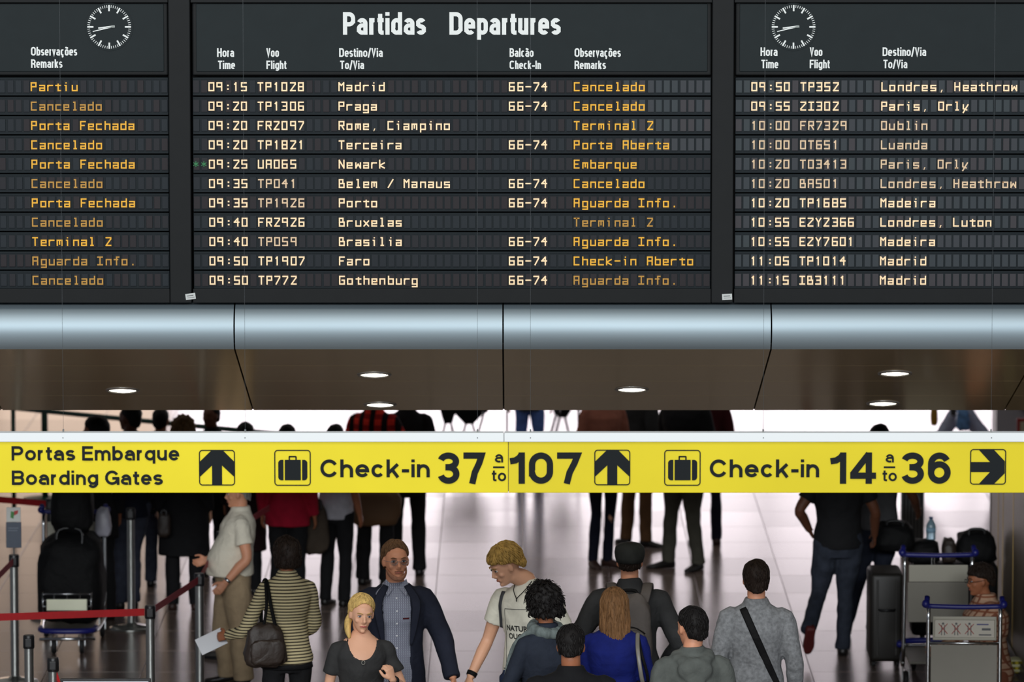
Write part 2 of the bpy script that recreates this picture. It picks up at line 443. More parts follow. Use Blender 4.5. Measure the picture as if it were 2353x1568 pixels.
# arc of the fascia between board and soffit
zt, zb = W(1176, 697, Y_NEAR).z, Z_NEAR
a0, a1 = math.radians(78), math.radians(-48)
R = (zt - zb) / (math.sin(a0) - math.sin(a1))
yc = Y_NEAR + R * math.cos(a1)
def xat(px, Y): return (px - CX) / F_PX * Y / ct
tr = structure('trim_1')
zc = zt - R * math.sin(a0)
nseg = 22
for i in range(len(xs) - 1):
    xa, xb = xat(xs[i], 33.0) + .0045, xat(xs[i+1], 33.0) - .0045
    rs = []
    prof = [(yc - R * math.cos(a0 + (a1 - a0) * k / nseg), zc + R * math.sin(a0 + (a1 - a0) * k / nseg)) for k in range(nseg + 1)]
    prof2 = [(y + .03, z) for y, z in prof][::-1]
    pl = prof + prof2
    mb = MB(); nn = len(pl)
    mb.add([(xa, y, z) for y, z in pl] + [(xb, y, z) for y, z in pl],
           [tuple(range(nn)), tuple(range(2*nn-1, nn-1, -1))] + [(k, k+nn, (k+1) % nn + nn, (k+1) % nn) for k in range(nn)])
    part('fascia_panel', mb, m_fascia, tr, 'auto')
part('fascia_backing', MB().box((-10, 33.25, Z_NEAR), (10, 33.3, zt + .1)), m_black, tr)
# soffit planks, splitting at the picture's pale seams; joint lines run with the depth
SR = [803, 841, 876, 910, 943]
def sof(py):
    # depth where the sloping soffit plane is seen at row py
    t0, t1 = 0.0, 1.0
    for _ in range(40):
        t = (t0 + t1) / 2; Yt = Y_NEAR + (Y_FAR - Y_NEAR) * t
        zz = Z_NEAR + (Z_FAR - Z_NEAR) * t
        d = math.atan((HC - zz) / Yt) - TH; row = CY + F_PX * math.tan(d)
        if row < py: t0 = t
        else: t1 = t
    return t
def sof_pt(t): return Y_NEAR + (Y_FAR - Y_NEAR) * t, Z_NEAR + (Z_FAR - Z_NEAR) * t
ts = [0.0] + [sof(p) for p in SR[1:-1]] + [1.0]
slope = V((0, Y_FAR - Y_NEAR, Z_FAR - Z_NEAR)); slen = slope.length; sd = slope.normalized(); sn = V((0, sd.z, -sd.y))
if sn.z > 0: sn = -sn      # faces down and towards the viewer
for i in range(len(xs) - 1):
    xa, xb = xat(xs[i], 33.0) + .005, xat(xs[i+1], 33.0) - .005
    for k in range(4):
        ya, za = sof_pt(ts[k]); yb, zb_ = sof_pt(ts[k+1])
        g = sd * 0.003
        A, B = V((0, ya, za)) + g, V((0, yb, zb_)) - g
        up = -sn * 0.02
        mb = MB().add([(xa, A.y, A.z), (xb, A.y, A.z), (xb, B.y, B.z), (xa, B.y, B.z),
                       (xa, A.y+up.y, A.z+up.z), (xb, A.y+up.y, A.z+up.z), (xb, B.y+up.y, B.z+up.z), (xa, B.y+up.y, B.z+up.z)],
                      [(0,1,2,3), (4,7,6,5), (0,4,5,1), (1,5,6,2), (2,6,7,3), (3,7,4,0)])
        part('soffit_panel', mb, m_soffit, cl)
    for k in range(1, 4):
        y, z = sof_pt(ts[k]); p = V((0, y, z)); q = -sn * .002
        mb = MB().add([(xa, (p-sd*.003+q).y, (p-sd*.003+q).z), (xb, (p-sd*.003+q).y, (p-sd*.003+q).z), (xb, (p+sd*.003+q).y, (p+sd*.003+q).z), (xa, (p+sd*.003+q).y, (p+sd*.003+q).z)], [(0,1,2,3)])
        part('seam_strip', mb, m_seam, cl)
q = -sn * .03
A, B = V((0, Y_NEAR, Z_NEAR)) + q, V((0, Y_FAR, Z_FAR)) + q
part('soffit_backing', MB().add([(-10, A.y, A.z), (10, A.y, A.z), (10, B.y, B.z), (-10, B.y, B.z)], [(0,1,2,3)]), m_black, cl)
# recessed downlights in the soffit
m_lamp = mat('downlight_glow', (255, 246, 225), 0.4, emit=9)
m_bezel = mat('downlight_ring', (205, 205, 200), 0.25, 0.9)
for (px, py, lb) in [(281, 897, 'round recessed downlight in the soffit, leftmost of the six'),
                     (860, 861, 'round recessed downlight in the soffit, above the other one left of centre'),
                     (873, 930, 'round recessed downlight at the soffit edge, the lower of the two left of centre'),
                     (1452, 895, 'round recessed downlight in the soffit, alone right of centre'),
                     (2057, 858, 'round recessed downlight in the right part of the soffit, the upper of two'),
                     (2030, 927, 'round recessed downlight in the right part of the soffit, the lower of two')]:
    t = sof(py); y, z = sof_pt(t); c = V((xat(px, y), y, z))
    Mx = Matrix.Translation(c) @ sn.to_track_quat('Z', 'Y').to_matrix().to_4x4()
    r = 0.104
    th = thing('downlight', lb, 'ceiling light', c, 0, 'recessed downlights in the soffit')
    Ml = sn.to_track_quat('Z', 'Y').to_matrix().to_4x4()
    prof = [(r * .84, -.01), (r * .84, .006), (r * .9, .010), (r, .008), (r * 1.05, .0), (r * 1.05, -.01)]
    n = 40; rs = [[V((a * math.cos(2*math.pi*k/n), a * math.sin(2*math.pi*k/n), b)) for k in range(n)] for a, b in prof]
    part('bezel', MB().rings(rs, False).xf(Ml), m_bezel, th, True)
    part('lamp', MB().lathe([(.001, .002), (r * .6, .002), (r * .83, .001), (r * .84, -.01)], n=40).xf(Ml), m_lamp, th, True)

# ================================================================== DEPARTURE BOARDS
YBD = 32.86
def bx(px, Y=YBD): return W(px, 350, Y).x
def bz(py, Y=YBD): return W(1176, py, Y).z
m_bframe = mat('board_frame', (31, 33, 34), 0.5, 0, 0.04, spec=0.12)
m_bhead = mat('board_header', (36, 43, 45), 0.55, 0, 0.04, spec=0.12)
m_brow = mat('board_row', (31, 38, 42), 0.5, 0, 0.04, spec=0.12)
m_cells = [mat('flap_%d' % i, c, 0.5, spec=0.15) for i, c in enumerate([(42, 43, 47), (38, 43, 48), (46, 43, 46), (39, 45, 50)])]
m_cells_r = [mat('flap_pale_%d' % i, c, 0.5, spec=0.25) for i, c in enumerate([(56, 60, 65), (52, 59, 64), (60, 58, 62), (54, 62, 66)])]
m_white = mat('white_lettering', (225, 230, 228), 0.6, emit=0.12)
m_cream = mat('cream_glyph', (246, 214, 172), 0.6, emit=0.32)
m_cream2 = mat('cream_glyph_dim', (225, 196, 160), 0.6, emit=0.12)
m_amber = mat('amber_glyph', (225, 168, 44), 0.6, emit=0.25)
m_amber2 = mat('amber_glyph_dim', (190, 142, 58), 0.6, emit=0.08)
m_green = mat('green_glyph', (40, 120, 70), 0.6, emit=0.12)
G = {
'0':['04,00,40,44,46,06,04|'],
}
# strokes on a 4 x 6 grid: points xy, polylines split by blanks
GL = {
'0':'00 06 46 40 00','1':'15 26 20','2':'06 46 45 00 40','3':'06 46 40 00|13 43','4':'36 03 43|35 30','5':'46 06 03 43 40 00','6':'46 06 00 40 43 03',
'7':'06 46 45 10','8':'00 06 46 40 00|03 43','9':'40 46 06 03 43','-':'03 43','.':'20 30','/':'00 46',
'P':'00 06 46 43 03','C':'46 06 00 40','T':'06 46|26 20','A':'00 06 46 40|03 43','I':'06 46|26 20|00 40','F':'46 06 00|03 33','E':'46 06 00 40|03 33',
'M':'00 06 24 46 40','R':'00 06 46 43 03|23 40','B':'00 06 36 33 03|33 43 40 00','D':'00 06 46 40 00','Z':'06 46 45 01 00 40','N':'00 06 40 46','G':'46 06 00 40 43 23',
'H':'00 06|46 40|03 43','L':'06 00 40','O':'00 06 46 40 00','U':'06 00 40 46','Y':'06 23 46|23 20','V':'06 20 46','W':'06 00 22 40 46','S':'46 06 03 43 40 00',
'a':'04 44 40 00 02 42','b':'06 00 40 44 04','c':'44 04 00 40','d':'46 40 00 04 44','e':'42 02 04 44 42|02 00 40','f':'46 26 20|04 34','g':'40 00 04 44 49 09',
'h':'06 00|04 44 40','i':'24 20|25 26','j':'34 30','l':'16 26 20|10 30','m':'00 04 44 40|24 21','n':'00 04 44 40','o':'00 04 44 40 00','p':'09 04 44 40 00','q':'49 44 04 00 40',
'r':'00 04|03 14 44','s':'44 04 02 42 40 00','t':'25 20 40|04 44','u':'04 00 40 44','v':'04 20 44','w':'04 00 23 40 44','x':'04 40|44 00','y':'04 01 30|44 09','z':'04 44 00 40','k':'06 00|44 02 40',
}
def glyph(mb, ch, x, zb_, ux, uz, y, w=0.0080):
    if ch in ' ': return
    if ch == ':':
        for q in (1.2, 4.0): mb.box((x + 2*ux - .005, y, zb_ + q*uz - .0045), (x + 2*ux + .005, y + .004, zb_ + q*uz + .0045))
        return
    if ch == ',':
        mb.prism([(x + 1.5*ux, zb_ - uz*1.4), (x + 2.2*ux, zb_ - uz*1.4), (x + 3.2*ux, zb_ + uz*.6), (x + 2.2*ux, zb_ + uz*.6)], y, y + .004); return
    if ch == '.':
        mb.box((x + 1.8*ux, y, zb_ - .004), (x + 3*ux, y + .004, zb_ + .006)); return
    if ch == '*':
        for a in range(3):
            t = math.radians(60 * a + 30); dx, dz = math.cos(t) * 2.2*ux, math.sin(t) * 2*uz
            seg(mb, (x + 2*ux - dx, zb_ + 3*uz - dz), (x + 2*ux + dx, zb_ + 3*uz + dz), w * .6, y)
        return
    if ch in 'ij':
        seg(mb, (x + 2*ux, zb_ - (1.5*uz if ch == 'j' else 0)), (x + 2*ux, zb_ + 3.9*uz), w, y); seg(mb, (x + ux, zb_ + 4*uz), (x + 2*ux, zb_ + 4*uz), w*.85, y)
        mb.box((x + 2*ux - w*.5, y, zb_ + 5.5*uz), (x + 2*ux + w*.5, y + .004, zb_ + 6.4*uz)); return
    for pl in GL[ch].split('|'):
        pts = []
        for tkn in pl.split():
            zz = int(tkn[1]); zz = -2 if zz == 9 else zz
            pts.append((x + int(tkn[0]) * ux, zb_ + zz * uz))
        for a, b in zip(pts[:-1], pts[1:]): seg(mb, a, b, w, y)
def seg(mb, a, b, w, y):
    a, b = V(a), V(b); d = (b - a).normalized(); nrm = V((-d.y, d.x)) * w / 2; e = d * w * .45
    q = [a - e + nrm, a - e - nrm, b + e - nrm, b + e + nrm]
    jit = random.uniform(0, .0006)
    mb.prism([(p.x, p.y) for p in q], y - jit, y + .004)

CELL = [444.4 + 74.6 * (k // 4) + 18.3 * (k % 4) for k in range(64)]
rows_left = ['Partiu', 'Cancelado', 'Porta Fechada', 'Cancelado', 'Porta Fechada', 'Cancelado', 'Porta Fechada', 'Cancelado', 'Terminal 2', 'Aguarda Info.', 'Cancelado']
dim_left = [0, 1, 0, 0, 0, 1, 0, 1, 0, 1, 1]
rows_mid = [('09:15', 'TP1028', 'Madrid', '66-74', 'Cancelado', 0), ('09:20', 'TP1306', 'Praga', '66-74', 'Cancelado', 0),
 ('09:20', 'FR2097', 'Rome, Ciampino', '', 'Terminal 2', 0), ('09:20', 'TP1821', 'Terceira', '66-74', 'Porta Aberta', 0),
 ('09:25', 'UA065', 'Newark', '', 'Embarque', 0), ('09:35', 'TP041', 'Belem / Manaus', '66-74', 'Cancelado', 0),
 ('09:35', 'TP1926', 'Porto', '66-74', 'Aguarda Info.', 0), ('09:40', 'FR2926', 'Bruxelas', '', 'Terminal 2', 1),
 ('09:40', 'TP059', 'Brasilia', '66-74', 'Aguarda Info.', 0), ('09:50', 'TP1907', 'Faro', '66-74', 'Check-in Aberto', 0),
 ('09:50', 'TP772', 'Gothenburg', '66-74', 'Aguarda Info.', 1)]
rows_right = [('09:50', 'TP352', 'Londres, Heathrow', 0), ('09:55', 'ZI302', 'Paris, Orly', 0), ('10:00', 'FR7329', 'Dublin', 1), ('10:00', 'DT651', 'Luanda', 1),
 ('10:20', 'TO3413', 'Paris, Orly', 1), ('10:20', 'BA501', 'Londres, Heathrow', 1), ('10:20', 'TP1685', 'Madeira', 0), ('10:55', 'EZY2366', 'Londres, Luton', 0),
 ('10:55', 'EZY7601', 'Madeira', 0), ('11:05', 'TP1014', 'Madrid', 0), ('11:15', 'IB3111', 'Madrid', 0)]
ux, uz = 2.65 / 379.0, 2.95 / 379.0
cell_me = {}
def cell_mesh(m):
    if m.name not in cell_me:
        me = MB().bbox((0, 0, -14 / 379.), (13.9 / 379., .006, 14 / 379.), .001).mesh('flap'); me.materials.append(m); cell_me[m.name] = me
    return cell_me[m.name]
def board(off, label, kind):
    bd = thing('departure_board', label, 'departure board', (bx(1037 + off), YBD, bz(697)), 0)
    ox, oz = bd.location.x, bd.location.z
    def X(px): return bx(px + off) - ox
    def Z(py): return bz(py) - oz
    kx = 1.5
    # frame: right post, bottom and top rails (the middle board also owns the post at its left)
    m_f = m_bframe
    part('backing', MB().box((X(441.5), .10, Z(697)), (X(1684), .35, Z(-30))), m_black, bd)
    part('bottom_rail', MB().bbox((X(441.5), -.01, Z(696)), (X(1635), .12, Z(664)), .004), m_f, bd)
    part('post', MB().bbox((X(1635.6), -.012, Z(696)), (X(1685.5), .12, Z(-20)), .006), m_f, bd)
    part('top_rail', MB().bbox((X(440), -.01, Z(6)), (X(1635), .12, Z(-40)), .004), m_f, bd)
    part('header_panel', MB().bbox((X(443), .02, Z(174)), (X(1634), .1, Z(7)), .01), m_bframe, bd)
    hp = part('header_sheet', MB().bbox((X(452), .012, Z(165)), (X(1625), .05, Z(9)), .004), m_bhead, bd)
    def tx(s, a, b, cap, base, bold=.03, name='header_lettering', m=m_white):
        part(name, grot(MB(), s, X(a), X(b), Z(cap), Z(base), .008, .185 if 'title' in name else .17, .09), m, bd)
    dy = 0 if kind == 'mid' else (-2 if kind == 'right' else -3)
    if kind == 'mid':
        tx('Partidas', 789, 979, 28, 80, .026, 'title_lettering'); tx('Departures', 1033, 1288, 28, 80, .026, 'title_lettering')
    if kind != 'left':
        for s, a, b, cpy, bs in [('Hora', 500, 539, 111, 131), ('Time', 502, 541, 139.5, 159), ('Voo', 613, 642, 111, 131), ('Flight', 613, 659, 139.5, 159),
                                 ('Destino/Via', 780, 880, 111, 131), ('To/Via', 782, 837, 139.5, 159)]:
            tx(s, a, b, cpy + dy, bs + dy, .022)
    if kind == 'mid':
        for s, a, b, cpy, bs in [('Balcão', 1171, 1226, 111, 131), ('Check-In', 1171, 1243, 139.5, 159)]: tx(s, a, b, cpy, bs, .022)
    if kind != 'right':
        for s, a, b, cpy, bs in [('Observações', 1320, 1426, 111, 131), ('Remarks', 1320, 1392, 139.5, 159)]: tx(s, a, b, cpy + dy, bs + dy, .022)
    if kind != 'mid':
        cx, cy = (253 - off, 62) if kind == 'left' else (1822 - off, 62)
        ck = part('clock_face', MB().lathe([(.001, 0), (55/379., 0), (55/379., .003), (.001, .003)], n=48).xf(Matrix.Translation((X(cx), .0115, Z(cy))) @ Matrix.Rotation(math.pi/2, 4, 'X')), m_bhead, bd)
        tk = MB()
        for k in range(60):
            a = 2 * math.pi * k / 60; big = k % 5 == 0
            r0, r1, w = (36, 50, 3.6) if big else (44, 50, 1.3)
            d = V((math.sin(a), math.cos(a))); nn = V((d.y, -d.x)) * w / 2 / 379
            c0 = V((X(cx), Z(cy)))
            q = [c0 + d*r0/379 + nn, c0 + d*r0/379 - nn, c0 + d*r1/379 - nn, c0 + d*r1/379 + nn]
            tk.prism([(p.x, p.y) for p in q], .005, .008)
        part('clock_ticks', tk, m_white, ck)
        for nm, a, ln, w in (('hour_hand', 264, 34, 4.5), ('minute_hand', 256, 48, 3.2)):
            a = math.radians(a); d = V((math.sin(a), math.cos(a))); nn = V((d.y, -d.x)) * w / 2 / 379; c0 = V((X(cx + 9), Z(cy - 1)))
            q = [c0 - d*4/379 + nn, c0 - d*4/379 - nn, c0 + d*ln/379 - nn*.6, c0 + d*ln/379 + nn*.6]
            part(nm, MB().prism([(p.x, p.y) for p in q], .001, .004), m_white, ck)
    n_cell = 0
    for r in range(11):
        zc_ = 199.5 + 44.5 * r
        rw = part('display_row', MB().bbox((X(443), .030, Z(zc_ + 21)), (X(1634), .08, Z(zc_ - 20.6)), .003)
                  .box((X(444), .024, Z(zc_ + 20.4)), (X(1633), .04, Z(zc_ + 16.8))).box((X(444), .026, Z(zc_ - 16.6)), (X(1633), .04, Z(zc_ - 18.6))), m_brow, bd)
        used = {}
        def wr_(s, c0): 
            for q, ch in enumerate(s):
                if ch != ' ': used[c0 + q] = 1
        def write(s, c0, m, name='lettering', sh=0):
            mb = MB()
            for q, ch in enumerate(s): glyph(mb, ch, X(CELL[c0 + q] + sh) , Z(zc_ + 9.2), ux, uz, .014)
            part(name, mb, m, rw)
        lo, hi = 0, 64
        if kind == 'left':
            lo = 41; write(rows_left[r], 47, m_amber2 if dim_left[r] else m_amber)
        elif kind == 'mid':
            t_, f_, d_, c_, o_, dm = rows_mid[r]
            write(t_, 2, m_cream); write(f_, 8, m_cream2 if r in (5, 6, 8) else m_cream); write(d_, 18, m_cream)
            if c_: write(c_, 39, m_cream)
            write(o_, 47, m_amber2 if dm else m_amber)
            if r == 4: write('**', 0, m_green)
        else:
            t_, f_, d_, dm = rows_right[r]; hi = 37
            for s, c0 in ((t_, 2), (f_, 8), (d_, 18)): write(s, c0, m_cream2 if dm else m_cream)
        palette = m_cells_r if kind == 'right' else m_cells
        extra = MB()
        for c in range(lo, hi):
            n_cell += 1
            x = X(CELL[c] - .2)
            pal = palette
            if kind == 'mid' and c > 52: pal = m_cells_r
            if n_cell <= 300:
                o = link('flap', cell_mesh(random.choice(pal)), None, rw, False, (x, .022, Z(zc_)))
            else: extra.box((x, .022, Z(zc_ + 14)), (x + 13.9/379., .03, Z(zc_ - 14)))
        if extra.v:
            e = part('flap_run', extra, palette[r % 4], rw); e['kind'] = 'stuff'
    return bd
board(-1247, 'left departure board, cut by the picture edge, showing only the remarks column and a clock', 'left')
board(0, 'central departure board headed Partidas Departures with eleven rows of flights', 'mid')
board(1246.5, 'right departure board with a clock over its Hora column, starting at 09:50', 'right')
m_sticker = mat('white_sticker', (205, 210, 208), 0.6)
for (px, py, rot, lb) in [(436, 681, 8, 'small white sticker tilted on the board rail left of the central board'), (1672, 682, 3, 'small white sticker on the board rail right of the central board')]:
    st_ = thing('sticker', lb, 'sticker', (bx(px), YBD - .013, bz(py)))
    Mr = Matrix.Rotation(math.radians(-rot), 4, 'Y')
    part('paper', MB().bbox((-11.5/379, -.002, -7/379), (11.5/379, 0, 7/379), .0008).xf(Mr), m_sticker, st_)
    part('print', MB().box((-8/379, -.003, 1/379), (7/379, -.002, 3/379)).box((-8/379, -.003, -3/379), (9/379, -.002, -2/379)).xf(Mr), mat('sticker_print', (110, 112, 112), .7), st_)

# ================================================================== YELLOW SIGN
YS = 29.8
KS = YS / F_PX / ct
def sx(px): return (px - CX) * KS
def sz(py): return W(1176, py, YS).z
m_yel = mat('yellow_sign_sheet', (246, 226, 28), 0.35, 0, 0.04, (1.5, 1.5, 1.5), spec=0.5)
m_yel2 = mat('yellow_sign_sheet_right', (236, 216, 32), 0.32, 0, 0.05, (1.5, 1.5, 1.5), spec=0.5)
m_ink = mat('black_sign_ink', (30, 34, 36), 0.6, spec=0.12)
m_cable = mat('steel_cable', (84, 88, 90), 0.5, 0.7)
sg = thing('direction_sign', 'long hanging yellow direction sign to boarding gates and check-in desks', 'sign', (0, YS, sz(1133)))
gz = sg.location.z
def sp(name, mb, m, par=sg): 
    for i, v in enumerate(mb.v): mb.v[i] = (v[0], v[1], v[2] - gz)
    return part(name, mb, m, par)
sp('yellow_panel', MB().bbox((sx(-120), 0, sz(1133)), (sx(1167.6), .06, sz(1015)), .003), m_yel)
sp('yellow_panel', MB().bbox((sx(1168.8), 0, sz(1133)), (sx(2480), .06, sz(1015)), .003), m_yel2)
sp('sign_core', MB().box((sx(1100), .01, sz(1130)), (sx(1240), .05, sz(998))), m_cable)
sp('top_rail', MB().bbox((sx(-120), -.012, sz(1015.5)), (sx(1157.6), .07, sz(995)), .003), m_alu)
sp('top_rail', MB().bbox((sx(1158.6), -.012, sz(1015.5)), (sx(2480), .07, sz(995)), .003), m_alu)
for px in (143, 562, 1097, 1219, 1755, 2280):
    zt_ = 9.0
    sp('cable', MB().tube([(sx(px), .02, sz(995)), (sx(px), .02, zt_)], 0.0008, 6), m_cable)
    sp('cable_clamp', MB().tube([(sx(px), .02, sz(996)), (sx(px), .02, sz(988))], .005, 8), m_bezel)
    sp('screw', MB().ell((sx(px), -.013, sz(1006)), (.003, .002, .003), nu=8, nv=6), m_cable)
def sgt(s, a, b, cap, base, bold, cap_h=None, y=-.004):
    mb = grot(MB(), s, sx(a), sx(b), sz(cap), sz(base), y, bold)
    return sp('lettering', mb, m_ink)
sgt('Portas Embarque', 24, 410, 1025.5, 1058.5, .185)
sgt('Boarding Gates', 24, 372, 1081.5, 1114.5, .185)
for dx in (0, 897):
    sgt('Check-in', 735 + dx, 987 + dx, 1056, 1097, .182)
    sp('lettering', MB().box((sx((1133 if dx == 0 else 2033)), -.004, sz(1076)), (sx((1159 if dx == 0 else 2059)), -.002, sz(1072))), m_ink)
sgt('37', 1005, 1115, 1040, 1112, .20); sgt('107', 1172, 1336, 1040, 1112, .20)
sgt('14', 1910, 2015, 1040, 1112, .20); sgt('36', 2073, 2187, 1040, 1112, .20)
for ox_ in (0, 900):
    sgt('a', 1137 + ox_, 1156 + ox_, 1037, 1063, .17); sgt('to', 1130 + ox_, 1163 + ox_, 1079.5, 1106, .17)
def rrect(mb, x0, y0, x1, y1, r, w, y):
    # rounded square outline in pixels
    def ringp(i):
        pts = []
        for (cx, cy, a0_) in ((x1-r, y0+r, -90), (x1-r, y1-r, 0), (x0+r, y1-r, 90), (x0+r, y0+r, 180)):
            for k in range(7):
                a = math.radians(a0_ + 15 * k); pts.append((cx + (r-i) * math.cos(a), cy + (r-i) * math.sin(a)))
        return pts
    o = ringp(0); q = ringp(w); n = len(o)
    vs = [(sx(a), y, sz(b)) for a, b in o + q]
    mb.add(vs, [(i, (i+1) % n, (i+1) % n + n, i + n) for i in range(n)])
def poly(mb, pts, y): mb.add([(sx(a), y, sz(b)) for a, b in pts], [tuple(range(len(pts)))])
def arrow_up(x0, y0, right=False):
    mb = MB(); rrect(mb, x0, y0, x0 + 83, y0 + 82, 8, 2.4, -.0045)
    A = [(28, 2), (56, 2), (82, 28), (82, 63), (53, 36), (53, 80), (30, 80), (30, 36), (1, 63), (1, 28)]
    if right: A = [(82 - b, a) for a, b in A]
    # head in two quads plus the shaft keeps the faces simple
    def q(*ids): poly(mb, [(x0 + A[i][0], y0 + A[i][1]) for i in ids], -.004)
    q(0, 1, 2, 3, 4); q(0, 4, 7); q(0, 7, 8, 9); q(4, 5, 6, 7)
    return sp('arrow_pictogram', mb, m_ink)
arrow_up(455.5, 1034); arrow_up(1366, 1033.5); arrow_up(2231.5, 1032, True)
def suitcase_icon(x0, y0):
    mb = MB(); rrect(mb, x0, y0, x0 + 84, y0 + 82.5, 8, 2.4, -.0045)
    poly(mb, [(x0+24, y0+23), (x0+61, y0+23), (x0+61, y0+70), (x0+24, y0+70)], -.004)
    for sgn in (0, 1):
        pts = [(9, 29), (11, 25), (15, 23), (21, 23), (21, 70), (15, 70), (11, 68), (9, 64)]
        if sgn: pts = [(85 - a, b) for a, b in pts][::-1]
        poly(mb, [(x0+a, y0+b) for a, b in pts], -.004)
    for q in ([(34, 14), (50, 14), (50, 17.2), (34, 17.2)], [(33, 15), (36.2, 15), (36.2, 23), (33, 23)], [(48.5, 15), (51.7, 15), (51.7, 23), (48.5, 23)]):
        poly(mb, [(x0+a, y0+b) for a, b in q], -.0041)
    return sp('suitcase_pictogram', mb, m_ink)
suitcase_icon(629, 1034); suitcase_icon(1527, 1034)
# ================================================================== PEOPLE
SKIN = lambda n, c: mat('skin_' + n, c, 0.5, 0, 0.05, (10, 10, 10), 0.1, 90, spec=0.35)
sk_fair = SKIN('fair', (226, 172, 140)); sk_ruddy = SKIN('ruddy', (222, 156, 122)); sk_tan = SKIN('tan', (170, 108, 76)); sk_dark = SKIN('deep', (110, 68, 48))
m_eye = mat('eye_white', (225, 222, 218), 0.3); m_iris = mat('iris', (52, 58, 66), 0.3); m_lip = mat('lips', (176, 88, 84), 0.45); m_lip2 = mat('lips_pale', (170, 98, 82), 0.5)
def hairm(n, c, v=0.35): return mat('hair_' + n, c, 0.6, 0, v, (60, 60, 9), 0.5, 160, spec=0.22)
h_black = hairm('black', (22, 19, 18), .2); h_brown = hairm('dark_brown', (40, 30, 24)); h_blond = hairm('blond', (206, 172, 104)); h_sandy = hairm('sandy', (178, 144, 78))
h_light = hairm('light_brown', (122, 88, 56)); h_grey = hairm('grey', (128, 124, 118)); h_short = hairm('short_brown', (106, 78, 54)); h_curl = hairm('curly_fair', (112, 82, 48))
m_shoe = mat('black_shoe_leather', (28, 25, 24), 0.4); m_boot = mat('brown_ankle_boot', (56, 34, 28), 0.5); m_sole = mat('pale_sole', (150, 138, 122), 0.7)

